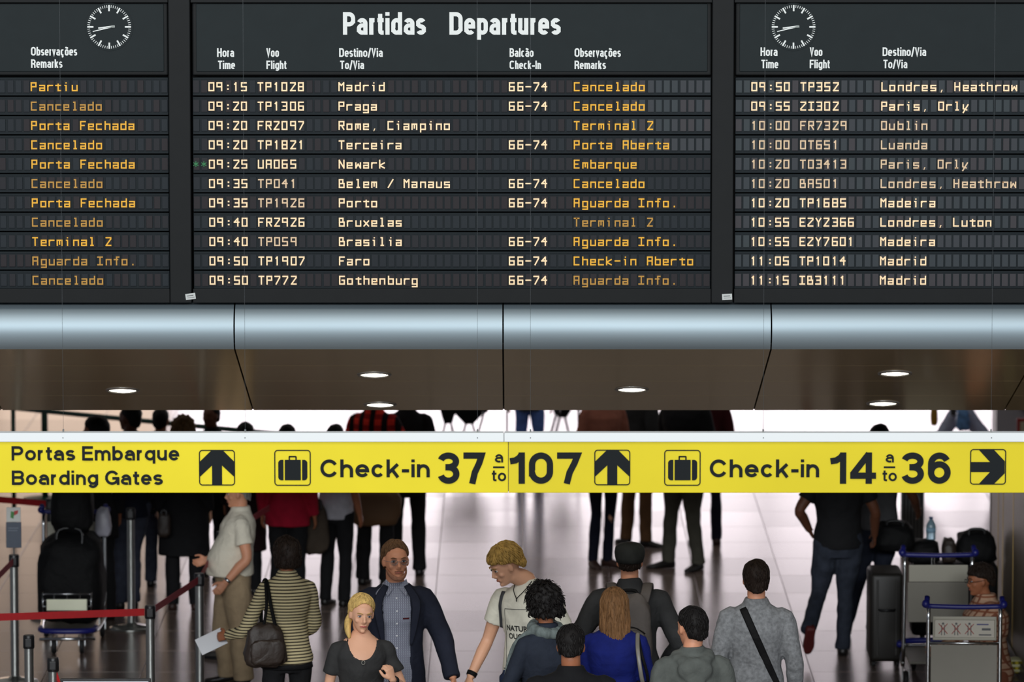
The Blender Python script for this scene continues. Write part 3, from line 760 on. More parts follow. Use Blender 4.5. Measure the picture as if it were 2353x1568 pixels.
def person(label, px, top, yaw, h=1.75, base=None, skin=sk_fair, vox=.011, hair=h_black, hs='short', top_mat=None, leg_mat=None, shoe=m_shoe,
           sit=0.0, lean=0.0, slean=0.0, girth=1.0, belly=0.0, shoulders=1.0, hem=.80, sleeve='long', arms=None, legs=None, head=(0, 0, 0), skirt=None,
           face=0, collar=0, hood=False, name='person', cat='person', fem=False, coat=0.0, curl=35, hair_n=0.004, lips=m_lip2, neckline=1.512, group=None, headoff=(0, 0, 0)):
    """px, top: picture position of the top of the head; the figure is built in a 1.75 m body space, facing -Y, and turned by yaw"""
    top_z = (h / 1.75) * (1.738 - sit)
    if base is not None:
        P = FL(px, base); d = W(px, top, P.y); h = (d.z) / (1 - sit / 1.75); top_z = d.z
    else:
        P = FL(px, top, top_z)
    sc = h / 1.75
    rt = thing(name, label, cat, (P.x, P.y, 0), math.radians(yaw), group, sc)
    def B(p):      # upper body lean and seat drop
        p = V(p); k = max(0, p.z - .95)
        return V((p.x + slean * k, p.y - lean * k, p.z - sit - .25 * k * k * (lean * lean + slean * slean)))
    SW = .170 * shoulders * (.92 if fem else 1.0)
    g = girth * (.9 if fem else 1.0)
    arms = arms or {}; legs = legs or {}
    hd_c = B((0, -.012, 1.620)) + V(headoff)
    yw, pt, rl = [math.radians(a) for a in head]
    HM = Matrix.Translation(hd_c) @ Matrix.Rotation(yw, 4, 'Z') @ Matrix.Rotation(pt, 4, 'X') @ Matrix.Rotation(rl, 4, 'Y')
    # ---- body (skin)
    b = MB()
    b.ell((0, .014, .022), (.074, .094, .088), HM, 24, 16)
    fr = [(.060, .058, .062, -.015), (.03, .067, .074, -.016), (.0, .0675, .076, -.016), (-.03, .063, .076, -.016), (-.06, .053, .070, -.02), (-.09, .038, .052, -.034), (-.112, .018, .026, -.052)]
    b.rings([[HM @ V((rx * math.cos(2*math.pi*k/20), cy + ry * math.sin(2*math.pi*k/20), z)) for k in range(20)] for z, rx, ry, cy in fr])
    for s_ in (-1, 1): b.ell((s_ * .074, .012, -.012), (.008, .017, .03), HM @ Matrix.Rotation(s_ * -.25, 4, 'Z'), 10, 8)
    # nose, brow, cheeks, chin
    b.tube([HM @ V((0, -.088, .012)), HM @ V((0, -.100, -.012)), HM @ V((0, -.110, -.030))], [.008, .010, .0125], 10)
    b.ell((0, -.096, -.035), (.0165, .012, .009), HM, 10, 8)
    b.ell((0, -.082, .028), (.046, .012, .008), HM, 14, 8)
    b.ell((0, -.084, -.096), (.018, .012, .013), HM, 10, 8)
    b.ell((0, -.090, -.062), (.024, .007, .012), HM, 12, 8)
    for s_ in (-1, 1): b.ell((s_ * .036, -.066, -.028), (.02, .018, .018), HM, 10, 8)
    nk = B((0, .02, 1.44)); nr = .052 * (.88 if fem else 1.06) * (1 + .12 * (girth - 1))
    b.tube([nk, B((0, .014, 1.50)), HM @ V((0, .012, -.085)), HM @ V((0, .012, -.02))], [(nr*1.25, nr*1.15), nr, nr, nr * .98], 16, side=(1, 0, 0), smooth=3)
    # shoulders yoke and core trunk (kept inside the clothes)
    tz = [(.84, .135, .095, 0), (.95, .148, .102, 0), (1.08, .125, .09, 0), (1.2, .13, .092, 0), (1.32, .15*shoulders, .098, 0), (1.40, .145*shoulders, .085, .01), (1.445, .10*shoulders, .066, .015), (1.475, .062, .055, .018)]
    b.rings([[B((rx * g * math.cos(2*math.pi*k/24), cy + ry * g * math.sin(2*math.pi*k/24), z)) for k in range(24)] for z, rx, ry, cy in tz])
    A = {}
    for sd_, key in ((-1, 'a'), (1, 'b')):
        sh = B((sd_ * SW, .012, 1.388)); cfg = arms.get(key, {})
        el = V(cfg.get('e', (sd_ * (SW + .055), .03, 1.125))); wr_ = V(cfg.get('w', (sd_ * (SW + .075), -.035, .885)))
        if 'e' not in cfg: el = el + V((slean*.1, -lean * .15, -sit))
        else: el.z -= sit
        if 'w' not in cfg: wr_ = wr_ + V((0, -lean * .1, -sit))
        else: wr_.z -= sit
        A[key] = (sh, el, wr_)
        ar = .046 * (.82 if fem else 1) * (1 + .5*(girth-1))
        b.tube([sh, sh.lerp(el, .5), el, el.lerp(wr_, .35), wr_], [ar * 1.08, ar, ar * .82, ar * .84, ar * .56], 12, smooth=3)
        if cfg.get('hand', 1):
            d = V(cfg.get('d', (wr_ - el))).normalized(); th = V(cfg.get('t', (0, -1, 0))); th = (th - d * th.dot(d)).normalized()
            n = (th.cross(d) if sd_ < 0 else d.cross(th)).normalized()
            if cfg.get('flip'): n = -n
            cu = math.radians(cfg.get('curl', curl)); hs_ = .9 if fem else 1.0
            pc = wr_ + d * .045 * hs_
            b.tube([wr_ - d*.01, wr_ + d * .03, wr_ + d * .085 * hs_], [(.026*hs_, .019*hs_), (.036*hs_, .016*hs_), (.040*hs_, .013*hs_)], 14, side=th)
            for q, (off, ln, rr) in enumerate([(.030, .068, .0092), (.010, .078, .0095), (-.010, .072, .0092), (-.029, .056, .0082)]):
                p = wr_ + d * (.072 - .004*abs(q-1.3)) * hs_ + th * off * hs_; pts = [p]; a_ = cu * .35; dd = d
                spread = th * (off * 1.3)
                for seg_l, ca in ((.45, .5), (.32, 1.0), (.25, .8)):
                    dd = (d * math.cos(a_) + n * math.sin(a_) + spread * .6).normalized(); p = p + dd * ln * seg_l * hs_; pts.append(p); a_ += cu * ca
                b.tube(pts, [rr, rr, rr*.93, rr*.78], 8, smooth=2)
            p0 = wr_ + d * .02 * hs_ + th * .02; p1 = p0 + (d * .6 + th * .75 + n*.3).normalized() * .042 * hs_; p2 = p1 + (d * .9 + th * .25 + n*.35).normalized() * .034 * hs_; p3 = p2 + (d + n*.4).normalized() * .022*hs_
            b.tube([p0, p1, p2, p3], [.014, .0115, .0105, .008], 8, smooth=2)
    LG = {}
    for sd_, key in ((-1, 'a'), (1, 'b')):
        cfg = legs.get(key, {}); hp = V((sd_ * .088, 0, .90 - sit)); kn = V(cfg.get('k', (sd_ * .10, -.015, .49))); an = V(cfg.get('n', (sd_ * .105, .02, .085)))
        LG[key] = (hp, kn, an, V(cfg.get('t', (sd_ * .12, -1, 0))).normalized(), cfg)
        b.tube([hp, hp.lerp(kn, .5), kn, kn.lerp(an, .35), an], [.072, .062, .044, .046, .032], 12, smooth=3)
    body = remesh('body', b, vox, skin, rt, 3)
    # ---- top garment
    out = {'root': rt, 'body': body, 'HM': HM, 'B': B, 'A': A, 'LG': LG, 'sc': sc, 'P': P}
    bz_ = lambda z: belly * max(0, 1 - ((z - 1.02) / .24) ** 2)
    if top_mat:
        t = MB()
        prof = [(hem, .160 + coat, .122 + coat*.7, 0), (.90, .166 + coat*.8, .126 + coat*.5, 0), (1.0, .158 + coat*.4, .120, 0), (1.08, .148, .114, 0), (1.16, .150, .114, 0), (1.27, .166*shoulders, .122, 0), (1.345, .176*shoulders, .118, .004),
                (1.395, .170*shoulders, .104, .010), (1.425, .145*shoulders, .088, .014), (1.452, .108*shoulders, .078, .016), (1.474, .080, .068, .018), (neckline, .066, .062, .018)]
        prof = [p for i, p in enumerate(prof) if i == 0 or (p[0] > hem + .01 and p[0] <= neckline)]
        if fem: prof = [(z, rx * (1.02 if z < .98 else (.93 if z < 1.2 else .95)), ry + (.018 if 1.2 < z < 1.36 else 0), cy) for z, rx, ry, cy in prof]
        rs = []
        for z, rx, ry, cy in prof:
            bl = bz_(z)
            rs.append([B((rx * girth * math.cos(2*math.pi*k/32), cy - bl * .55 + (ry * girth + bl * .6) * math.sin(2*math.pi*k/32), z)) for k in range(32)])
        t.rings(rs)
        for sd_, key in ((-1, 'a'), (1, 'b')):
            sh, el, wr_ = A[key]
            r0 = .064 * (.84 if fem else 1) * (1 + .5*(girth-1)) + coat * .2
            inner = sh + V((-sd_ * .075, 0, .008)); rm = .88
            if sleeve == 'long': t.tube([inner, sh, sh.lerp(el, .5), el, el.lerp(wr_, .5), wr_.lerp(el, .06)], [r0*.62, r0*.86, r0*.93, r0*.84, r0*.74, r0*.62], 14, smooth=3)
            elif sleeve == 'roll': t.tube([inner, sh, sh.lerp(el, .5), el, el.lerp(wr_, .42)], [r0*.62, r0*.86, r0*.9, r0*.8, r0*.74], 14, smooth=3)
            else:
                f_ = .62 if sleeve == 'half' else .5
                t.tube([inner, sh, sh.lerp(el, f_ * .6), sh.lerp(el, f_)], [r0*.62, r0*.88, r0*1.0, r0*1.08], 14, smooth=3)
        if collar: t.tube([B((0, .018, 1.45)), B((0, .016, 1.49)), B((0, .014, 1.49 + collar))], [(.085, .078), (.073, .068), (.07, .066)], 20, side=(1, 0, 0))
        if hood:
            for k in range(9):
                a = math.radians(-10 + 200 * k / 8); t.ell(B((.088 * math.cos(a), .03 + .075 * math.sin(a), 1.455 - .03*math.sin(a))), (.042, .042, .034), None, 12, 8)
            t.ell(B((0, .115, 1.385)), (.105, .045, .075)); t.ell(B((0, .13, 1.33)), (.06, .035, .06))
        sd0 = random.random() * 50
        wr2 = ripples(.0045, sd0)
        out['top'] = remesh('top', t, max(vox, .009), top_mat, rt, 4, wr2)
    # ---- trousers or skirt
    if leg_mat:
        t = MB()
        wl = 1.0 if hem < .9 else 1.03
        for_ = [(.79, .135, .105), (.86, .158, .118), (.93, .160, .117), (wl, .146, .107)]
        t.rings([[V((rx * g * 1.01 * math.cos(2*math.pi*k/24), -bz_(z) * .2 + ry * g * 1.01 * math.sin(2*math.pi*k/24), z - sit)) for k in range(24)] for z, rx, ry in for_])
        slim = legs.get('slim', 1.0)
        for key in 'ab':
            hp, kn, an, td, cfg = LG[key]
            rr = [(.095*g), .082 * (.5+.5*slim) * g, .064 * slim, .064 * slim, .060 * slim, .062 * slim]
            t.tube([hp, hp.lerp(kn, .5), kn, kn.lerp(an, .4), kn.lerp(an, .88), kn.lerp(an, 1.09)], rr, 14, smooth=3)
        sd1 = random.random() * 50
        wr3 = ripples(.005, sd1)
        out['legs'] = remesh('skirt' if skirt else 'trousers', t, max(vox, .010), leg_mat, rt, 4, wr3)
    for key in 'ab':
        hp, kn, an, td, cfg = LG[key]
        pz = cfg.get('p', 0.0); td = V((td.x, td.y, pz)).normalized(); up = V((0, 0, 1)); up = (up - td * up.dot(td)).normalized(); sdv = td.cross(up)
        c = an - up * .045
        M = Matrix((( sdv.x, -td.x, up.x, c.x), (sdv.y, -td.y, up.y, c.y), (sdv.z, -td.z, up.z, c.z), (0, 0, 0, 1)))
        s_ = MB()
        so = [(.055, .030, .0), (.03, .038, .0), (-.03, .037, .0), (-.09, .046, .0), (-.14, .045, .0), (-.185, .030, 0), (-.20, .012, 0)]
        hh = [.065, .075, .072, .048, .036, .028, .018]
        s_.rings([[M @ V((w * math.cos(a), y, -.038 + (hh[i] * (.5 + .5 * math.sin(a)) if math.sin(a) > -.2 else .0))) for a in [2*math.pi*k/16 for k in range(16)]] for i, (y, w, q) in enumerate(so)])
        part('shoe', s_, shoe, rt, True)
    # ---- hair
    def hcap(limit, thick=.009, amp=hair_n, fr_=22, drop=None, seed=0, wide=1.0, tuft=(260, .040, .003)):
        m = MB(); NA, NT = 64, 26; rows = []
        c0 = V((0, .014, .024)); R0 = V((.076 * wide + thick, .096 + thick, .090 + thick * 1.1))
        inner = []
        for j in range(NT + 1):
            ring_ = []
            for i in range(NA):
                az = 2 * math.pi * i / NA - math.pi; lm = limit(abs(az) * 180 / math.pi)
                ct_ = max(-1, min(1, (lm - c0.z) / R0.z)); tm = math.acos(ct_)
                cap_ = math.radians(104)
                if lm < c0.z + R0.z * math.cos(cap_) - .002:      # hanging hair
                    arc_l = .13; hang = (c0.z + R0.z * math.cos(cap_)) - lm; fr2 = arc_l / (arc_l + hang)
                    q = j / NT
                    if q <= fr2: t_ = cap_ * q / fr2; p = V((R0.x * math.sin(t_) * math.sin(az), -R0.y * math.sin(t_) * math.cos(az), R0.z * math.cos(t_)))
                    else:
                        t_ = cap_; u = (q - fr2) / (1 - fr2); p = V((R0.x * math.sin(t_) * math.sin(az) * (1 + .06*math.sin(u*3)), -R0.y * math.sin(t_) * math.cos(az) * (1 - .12 * u), R0.z * math.cos(t_) - hang * u))
                else:
                    t_ = tm * j / NT; p = V((R0.x * math.sin(t_) * math.sin(az), -R0.y * math.sin(t_) * math.cos(az), R0.z * math.cos(t_)))
                nz = noise.noise(V((p.x * fr_ + seed, p.y * fr_, p.z * fr_ * (.35 if drop else 1)))) + .5 * noise.noise(p * fr_ * 2.3)
                q2 = p * (1 + nz * amp / .09) if not drop else V((p.x * (1 + nz*amp/.09), p.y * (1 + nz*amp/.09), p.z + (nz * .012 if j > NT*.8 else 0)))
                edge = 1 - .06 * max(0, (j / NT - .9) / .1) if drop or thick > .013 else 1 - (thick / .088 + .012) * max(0, (j / NT - .55) / .45) ** 1.5
                ring_.append(HM @ (c0 + V((q2.x * edge, q2.y * edge, q2.z))))
            rows.append(ring_)
        last = rows[-1]; cc = HM @ c0
        rows.append([p.lerp(cc, .12) for p in last])
        m.rings(rows, False); nn = NA
        k = len(m.v) - nn; m.f.append(tuple(range(k, k + nn)))
        if not tuft or vox > .0115: return m
        cnt, tl, tr_ = tuft; rgt = random.Random(int(seed * 77) + 5)
        for _ in range(cnt):
            i = rgt.random() * NA; j = rgt.random() ** .8 * (NT - 3); di = rgt.uniform(-1, 1) * 1.6; L_ = tl * rgt.uniform(.6, 1.2); pts = []
            p_prev = None; acc_ = 0; jj = j; ii = i
            steps = 4
            row_h = max(.001, (rows[min(NT, int(j) + 1)][int(i) % NA] - rows[int(j)][int(i) % NA]).length)
            dj = L_ / steps / row_h
            for s2 in range(steps + 1):
                j2 = min(NT - .01, jj); a1 = rows[int(j2)][int(ii) % NA].lerp(rows[int(j2) + 1][int(ii) % NA], j2 % 1); a2 = rows[int(j2)][(int(ii) + 1) % NA].lerp(rows[int(j2) + 1][(int(ii) + 1) % NA], j2 % 1)
                p = a1.lerp(a2, ii % 1); cc0 = HM @ c0; on = (p - cc0); on.z *= .5 if drop else 1; on.normalize()
                lift = tr_ * (.2 + 1.1 * s2 / steps) * rgt.uniform(.6, 1.2)
                pts.append(p + on * lift); jj += dj; ii += di / steps
            if (pts[0] - pts[-1]).length < .008: continue
            m.tube(pts, [(.0045, .002), (.005, .0028), (.0045, .0026), (.0035, .002), (.001, .0008)], 5)
        return m
    def interp(tab):
        def f(a):
            for (a0_, v0), (a1_, v1) in zip(tab[:-1], tab[1:]):
                if a <= a1_: 
                    q = (a - a0_) / (a1_ - a0_); q = q * q * (3 - 2 * q); return v0 + (v1 - v0) * q
            return tab[-1][1]
        return f
    sdh = random.random() * 30
    if hs == 'short': hm = hcap(interp([(0, .090), (28, .080), (50, .062), (66, .030), (84, .018), (104, -.005), (125, -.062), (180, -.082)]), .007, hair_n, 26, seed=sdh)
    elif hs == 'fringe': hm = hcap(interp([(0, .050), (40, .050), (66, .030), (88, .018), (104, -.015), (125, -.055), (180, -.062)]), .015, .006, 24, seed=sdh, tuft=(420, .05, .005))
    elif hs == 'bald': hm = hcap(interp([(0, .10), (60, .085), (75, .03), (100, -.01), (125, -.05), (180, -.06)]), .004, .003, 26, seed=sdh)
    elif hs == 'curly': hm = hcap(interp([(0, .05), (50, .03), (70, -.03), (90, -.07), (180, -.085)]), .024, .016, 40, seed=sdh, wide=1.1, tuft=(420, .03, .014))
    elif hs == 'bob': hm = hcap(interp([(0, .055), (45, .03), (65, -.04), (80, -.09), (180, -.10)]), .016, .005, 24, seed=sdh)
    elif hs == 'long': hm = hcap(interp([(0, .06), (45, .02), (62, -.16), (90, -.24), (140, -.29), (180, -.27)]), .016, .010, 30, True, sdh, tuft=(420, .16, .003))
    elif hs == 'pulled': hm = hcap(interp([(0, .088), (25, .080), (50, .050), (70, .012), (82, .0), (100, -.012), (130, -.05), (180, -.06)]), .009, .003, 30, seed=sdh, tuft=(380, .06, .002))
    elif hs == 'cap':
        hm = hcap(interp([(0, .03), (60, .03), (85, .02), (105, -.005), (125, -.04), (180, -.05)]), .004, .002, 26, seed=sdh)
    else: hm = None
    if hm:
        if hs == 'pulled':
            hm.tube([HM @ V((-.045, .065, -.03)), HM @ V((-.072, .035, -.075)), HM @ V((-.078, -.01, -.125)), HM @ V((-.066, -.035, -.165))], [.022, .024, .02, .008], 12, smooth=4)
        out['hair'] = part('hair', hm, hair, rt, True)
    # ---- face parts
    if face:
        for s_ in (-1, 1):
            e = part('eye', MB().ell((s_ * .031, -.0835, .006), (.0125, .008, .0058), HM, 14, 10), m_eye, rt, True)
            part('iris', MB().ell((s_ * .031, -.0912, .006), (.0058, .0016, .0056), HM, 12, 8), m_iris, e, True)
            part('eyelid', MB().tube([HM @ V((s_ * (.031 + q), -.0895 + abs(q) * .22, .0115 - abs(q) * .16)) for q in (-.014, -.007, 0, .007, .014)], [.0015, .0022, .0025, .0022, .0016], 6), h_brown, e, True)
            part('eyebrow', MB().tube([HM @ V((s_ * q, -.0955 + (q-.02) * .35, z)) for q, z in ((.014, .024), (.026, .0285), (.038, .029), (.049, .024))], [(.0022, .0022), (.0032, .003), (.003, .003), (.0015, .0015)], 6, smooth=2), hair if hair not in (h_blond,) else h_sandy, rt, True)
        part('lips', MB().tube([HM @ V((q, -.0975 + abs(q) * .28, -.0615 + (.0015 if abs(q) == .008 else 0))) for q in (-.024, -.016, -.008, 0, .008, .016, .024)], [(.0015, .0015), (.0036, .004), (.005, .0052), (.0046, .0048), (.005, .0052), (.0036, .004), (.0015, .0015)], 8, smooth=2), lips, rt, True)
    return out

def bvh(o):
    me = o.data; return BVHTree.FromPolygons([v.co.copy() for v in me.vertices], [tuple(p.vertices) for p in me.polygons])
def drape(o, pts, axis=(0, 1, 0), lift=.004):
    """project points (x, z) of body space on garment o along axis (0,1,0)=from the front, (0,-1,0)=from the back"""
    t = bvh(o); ax = V(axis); res = []
    for x, z in pts:
        hit = t.ray_cast(V((x, 0, z)) - ax * 1.0, ax)
        if hit[0] is not None: res.append(hit[0] - ax * lift)
    return res
def strap(o, parent, pts, w, m, axis=(0, 1, 0), name='strap', th=.004, n=14):
    P = []
    for a, b in zip(pts[:-1], pts[1:]):
        for k in range(n): P.append((a[0] + (b[0]-a[0]) * k / n, a[1] + (b[1]-a[1]) * k / n))
    P.append(pts[-1]); Q = drape(o, P, axis, .004)
    if len(Q) < 3: return
    dx = V((pts[-1][0] - pts[0][0], 0, pts[-1][1] - pts[0][1])).normalized(); side = V((dx.z, 0, -dx.x))
    return part(name, MB().tube(Q, [(w / 2, th)] * len(Q), 8, side=side), m, parent, True)
def decal(o, parent, mbd, m, axis=(0, 1, 0), name='print', lift=.003):
    t = bvh(o); ax = V(axis); vs = []
    for v in mbd.v:
        hit = t.ray_cast(V((v[0], 0, v[2])) - ax, ax); vs.append((hit[0] - ax * lift) if hit[0] is not None else V((v[0], -.12, v[2])))
    mbd.v = [tuple(v) for v in vs]; return part(name, mbd, m, parent)
black_c = cloth('black_cotton', (26, 26, 28)); char_c = cloth('charcoal_jersey', (50, 50, 50)); navy_c = cloth('navy_blazer_wool', (30, 34, 48)); jean_c = cloth('blue_denim', (44, 56, 82), .25)
djean_c = cloth('dark_denim', (30, 35, 48), .2); khaki_c = cloth('khaki_twill', (168, 146, 116)); olive_c = cloth('olive_grey_twill', (86, 84, 74)); brown_c = cloth('brown_twill', (108, 78, 52))
grey_knit = mat('heather_grey_knit', (128, 130, 132), .9, 0, .28, (50, 50, 50), .5, 260, wrinkle=.5, spec=.2)
hood_c = cloth('dark_grey_hoodie', (92, 96, 92), .15); white_c = cloth('cream_polo', (232, 224, 204), .05); tee_c = mat('white_tee', (226, 224, 208), .85, 0, .10, (9, 9, 9), .3, 200, wrinkle=.5, spec=.2)
blue_c = cloth('royal_blue_coat', (18, 30, 104), .15); jack_c = cloth('black_softshell', (22, 22, 24)); slate_c = cloth('slate_blue_jacket', (40, 46, 58)); dgrey_c = cloth('dark_grey_jacket', (54, 55, 56))
red_c = cloth('crimson_top', (170, 20, 48)); plaidr = stripes('red_plaid', (244, 56, 40), (170, 26, 24), 11, 'Z', .55, (30, 14, 16), 10)
strip_c = stripes('striped_jersey', (218, 204, 160), (66, 60, 50), 46, 'Z', .60)
check_c = stripes('fine_check_shirt', (150, 156, 170), (104, 108, 124), 80, 'X', .6, (128, 130, 146), 70)
plaid_c = stripes('brown_plaid', (202, 164, 136), (150, 92, 66), 20, 'Z', .72, (138, 84, 62), 17)
maroon_c = cloth('maroon_coat', (70, 20, 26)); purple_c = cloth('purple_top', (66, 34, 84)); brownj = cloth('brown_jacket', (176, 112, 92))
m_bagblk = mat('black_nylon', (15, 15, 16), .7, 0, .1, (6, 6, 6), .3, 120, wrinkle=.5, spec=.18)
m_bagbrn = mat('dark_brown_leather', (52, 42, 36), .5, 0, .12, (6, 6, 6), .2, 90, wrinkle=.4)
m_chrome = mat('chrome', (200, 202, 204), .22, 1.0); m_paper = mat('white_paper', (220, 222, 226), .7)
m_taupe = mat('taupe_nylon', (92, 86, 82), .75, 0, .1, (8, 8, 8), .3, 150, wrinkle=.4)

def bagmesh(c, r, flat=.8, seed=0, sag=.0):
    """soft bag: a superellipsoid with a bumpy skin"""
    m = MB(); vs = []; nu, nv = 28, 18
    def se(a, e): s_ = math.sin(a); return math.copysign(abs(s_) ** e, s_)
    def ce(a, e): s_ = math.cos(a); return math.copysign(abs(s_) ** e, s_)
    for j in range(nv + 1):
        p = -math.pi/2 + math.pi * j / nv
        for i in range(nu):
            a = 2 * math.pi * i / nu
            v = V((ce(p, .5) * ce(a, .5), ce(p, .5) * se(a, .5), se(p, .6)))
            k = 1 + .11 * noise.noise(v * 2.2 + V((seed, 0, 0))) + .06 * noise.noise(v * 6 + V((seed, 3, 0)))
            tp = 1 - sag * (v.z + 1) / 2
            vs.append((c[0] + v.x * r[0] * k * tp, c[1] + v.y * r[1] * k * tp, c[2] + v.z * r[2] * k))
    m.add(vs, [(j*nu+i, j*nu+(i+1) % nu, (j+1)*nu+(i+1) % nu, (j+1)*nu+i) for j in range(nv) for i in range(nu)])
    return m

def local(out, v):    # body space -> world
    r = out['root']; M = Matrix.Translation(r.location) @ Matrix.Rotation(r.rotation_euler.z, 4, 'Z') @ Matrix.Scale(out['sc'], 4)
    return M @ V(v)
def worn(name, out, label, cat, group=None):     # a thing carried by a person: own top-level object in the person's frame
    r = out['root']; return thing(name, label, cat, tuple(r.location), r.rotation_euler.z, group, out['sc'])

HV = .0058
# ---- glasses man in blazer
D = person('man with glasses and short beard in an open navy blazer over a grey checked shirt', 908, 1242, 6, h=1.85, skin=sk_ruddy, vox=HV, hair=h_short, hs='short', top_mat=check_c, leg_mat=khaki_c,
           face=1, head=(8, 2, 0), sleeve='long', neckline=1.49, girth=1.02, hem=.84, arms={'b': {'e': (.285, .0, 1.14), 'w': (.335, -.13, .915), 'curl': 60}, 'a': {'w': (-.25, -.10, .90)}})
r = D['root']
# blazer as an open-fronted shell
def blazer(out, m, open_w=.085, hem=.74, lapel=True):
    B = out['B']; A = out['A']; t = MB()
    prof = [(hem, .195, .150, 0), (.85, .186, .142, 0), (1.0, .172, .132, 0), (1.1, .166, .128, 0), (1.2, .172, .130, 0), (1.3, .190, .132, .0), (1.36, .196, .126, .006), (1.405, .176, .108, .012), (1.44, .13, .09, .018), (1.475, .088, .074, .022)]
    rs_o, rs_i = [], []
    for z, rx, ry, cy in prof:
        ow = open_w * (1.0 if z > .9 else 1 + (.9 - z) * 1.2); a0_ = math.asin(min(.95, ow / rx))
        ro, ri = [], []
        for k in range(33):
            a = -math.pi/2 + a0_ + (2*math.pi - 2*a0_) * k / 32
            ro.append(B((rx * math.cos(a), cy + ry * math.sin(a), z))); ri.append(B(((rx-.014) * math.cos(a), cy + (ry-.014) * math.sin(a), z)))
        rs_o.append(ro + ri[::-1])
    n_ = 66; t.rings(rs_o)
    for sd_, key in ((-1, 'a'), (1, 'b')):
        sh, el, wr_ = A[key]; r0 = .075
        t.tube([sh + V((-sd_ * .075, 0, .008)), sh, sh.lerp(el, .5), el, el.lerp(wr_, .5), wr_.lerp(el, .02)], [r0*.66, r0*.86, r0*.90, r0*.84, r0*.74, r0*.66], 14, smooth=3)
    sd0 = random.random() * 50
    o = remesh('blazer', t, .008, m, out['root'], 3, ripples(.0045, sd0))
    if lapel:
        for s_ in (-1, 1):
            pts = [(s_ * .062, -.07, 1.475), (s_ * .115, -.128, 1.38), (s_ * .10, -.145, 1.24), (s_ * .082, -.142, 1.12)]
            part('lapel', MB().tube([B(p) for p in pts], [(.018, .004), (.028, .004), (.022, .004), (.006, .003)], 8, side=(1, 0, 0), smooth=4), m, out['root'], True)
    return o
blazer(D, navy_c)
for s_ in (-1, 1):
    part('shirt_collar', MB().add([D['B'](p) for p in [(s_*.012, -.062, 1.462), (s_*.062, -.058, 1.512), (s_*.078, -.07, 1.455), (s_*.055, -.108, 1.415)]], [(0,1,2,3)]), check_c, r)
for k in range(7):
    z = 1.40 - .075 * k; q = drape(D['top'], [(0.0, z)], lift=.002)
    if q: part('button', MB().ell(q[0], (.0055, .002, .0055), nu=10, nv=6), m_paper, r, True)
decal(D['top'], r, MB().add([(.035 + .008*i, 0, z) for z in (1.285, 1.275) for i in range(6)], [(i, i+1, i+7, i+6) for i in range(5)]), maroon_c, name='pocket_trim')
gm = MB(); HM = D['HM']
for s_ in (-1, 1):
    for k in range(14):
        a, b2 = 2*math.pi*k/14, 2*math.pi*(k+1)/14
        gm.tube([HM @ V((s_*.031 + .021*math.cos(a), -.106, .004 + .015*math.sin(a))), HM @ V((s_*.031 + .021*math.cos(b2), -.106, .004 + .015*math.sin(b2)))], .0012, 5)
    gm.tube([HM @ V((s_*.052, -.105, .008)), HM @ V((s_*.072, -.06, .006)), HM @ V((s_*.078, .01, .004))], .0013, 5)
gm.tube([HM @ V((-.010, -.106, .008)), HM @ V((.010, -.106, .008))], .0013, 5)
gl = part('glasses', gm, m_chrome, r)
m_lens = mat('spectacle_lens', (235, 240, 245), .04, 0, trans=1.0, spec=.8)
for s_ in (-1, 1): part('lens', MB().lathe([(.001, .0), (.0205, 0), (.0205, .001), (.001, .001)], n=20).xf(HM @ Matrix.Translation((s_*.031, -.106, .004)) @ Matrix.Rotation(math.pi/2 + .12, 4, 'X')), m_lens, gl)
m_beard = mat('stubble', (150, 104, 80), .8, 0, .2, (80, 80, 80))
part('beard', MB().tube([HM @ V((x, y - .001, z)) for x, y, z in ((-.060, -.02, -.045), (-.052, -.055, -.072), (-.03, -.083, -.092), (0, -.093, -.098), (.03, -.083, -.092), (.052, -.055, -.072), (.060, -.02, -.045))], [(.008, .006), (.013, .007), (.014, .006), (.013, .006), (.014, .006), (.013, .007), (.008, .006)], 10, side=(0, 0, 1), smooth=4), m_beard, r, True)
part('moustache', MB().tube([HM @ V((x, -.0985 + abs(x) * .3, -.051 - abs(x)*.12)) for x in (-.024, -.012, 0, .012, .024)], [(.003, .003), (.004, .003), (.003, .003), (.004, .003), (.003, .003)], 8), m_beard, r, True)
wd = local(D, D['A']['b'][2] + (D['A']['b'][2] - D['A']['b'][1]).normalized() * .10)
single('folded_paper', MB().bbox((-.045, -.004, -.075), (.055, .004, .03), .001).xf(Matrix.Rotation(.35, 4, 'Y')), m_paper, 'crumpled white paper in the hand of the man in the navy blazer', 'paper', loc=wd + V((-.01, -.035, -.03)))

# ---- blonde woman in dark tee
Cc = person('blonde woman in a charcoal short sleeved top with a round pendant, one fist raised', 830, 1366, 8, h=1.68, skin=sk_fair, vox=HV, hair=h_blond, hs='pulled', top_mat=char_c, leg_mat=djean_c, fem=True,
            face=1, head=(6, 12, 4), sleeve='half', neckline=1.48, lips=m_lip, arms={'a': {'w': (-.235, -.05, .89)}, 'b': {'e': (.265, .0, 1.13), 'w': (.175, -.20, 1.215), 'd': (-.25, -.1, .9), 't': (-.8, -.6, -.1), 'curl': 95, 'flip': 1}})
r = Cc['root']
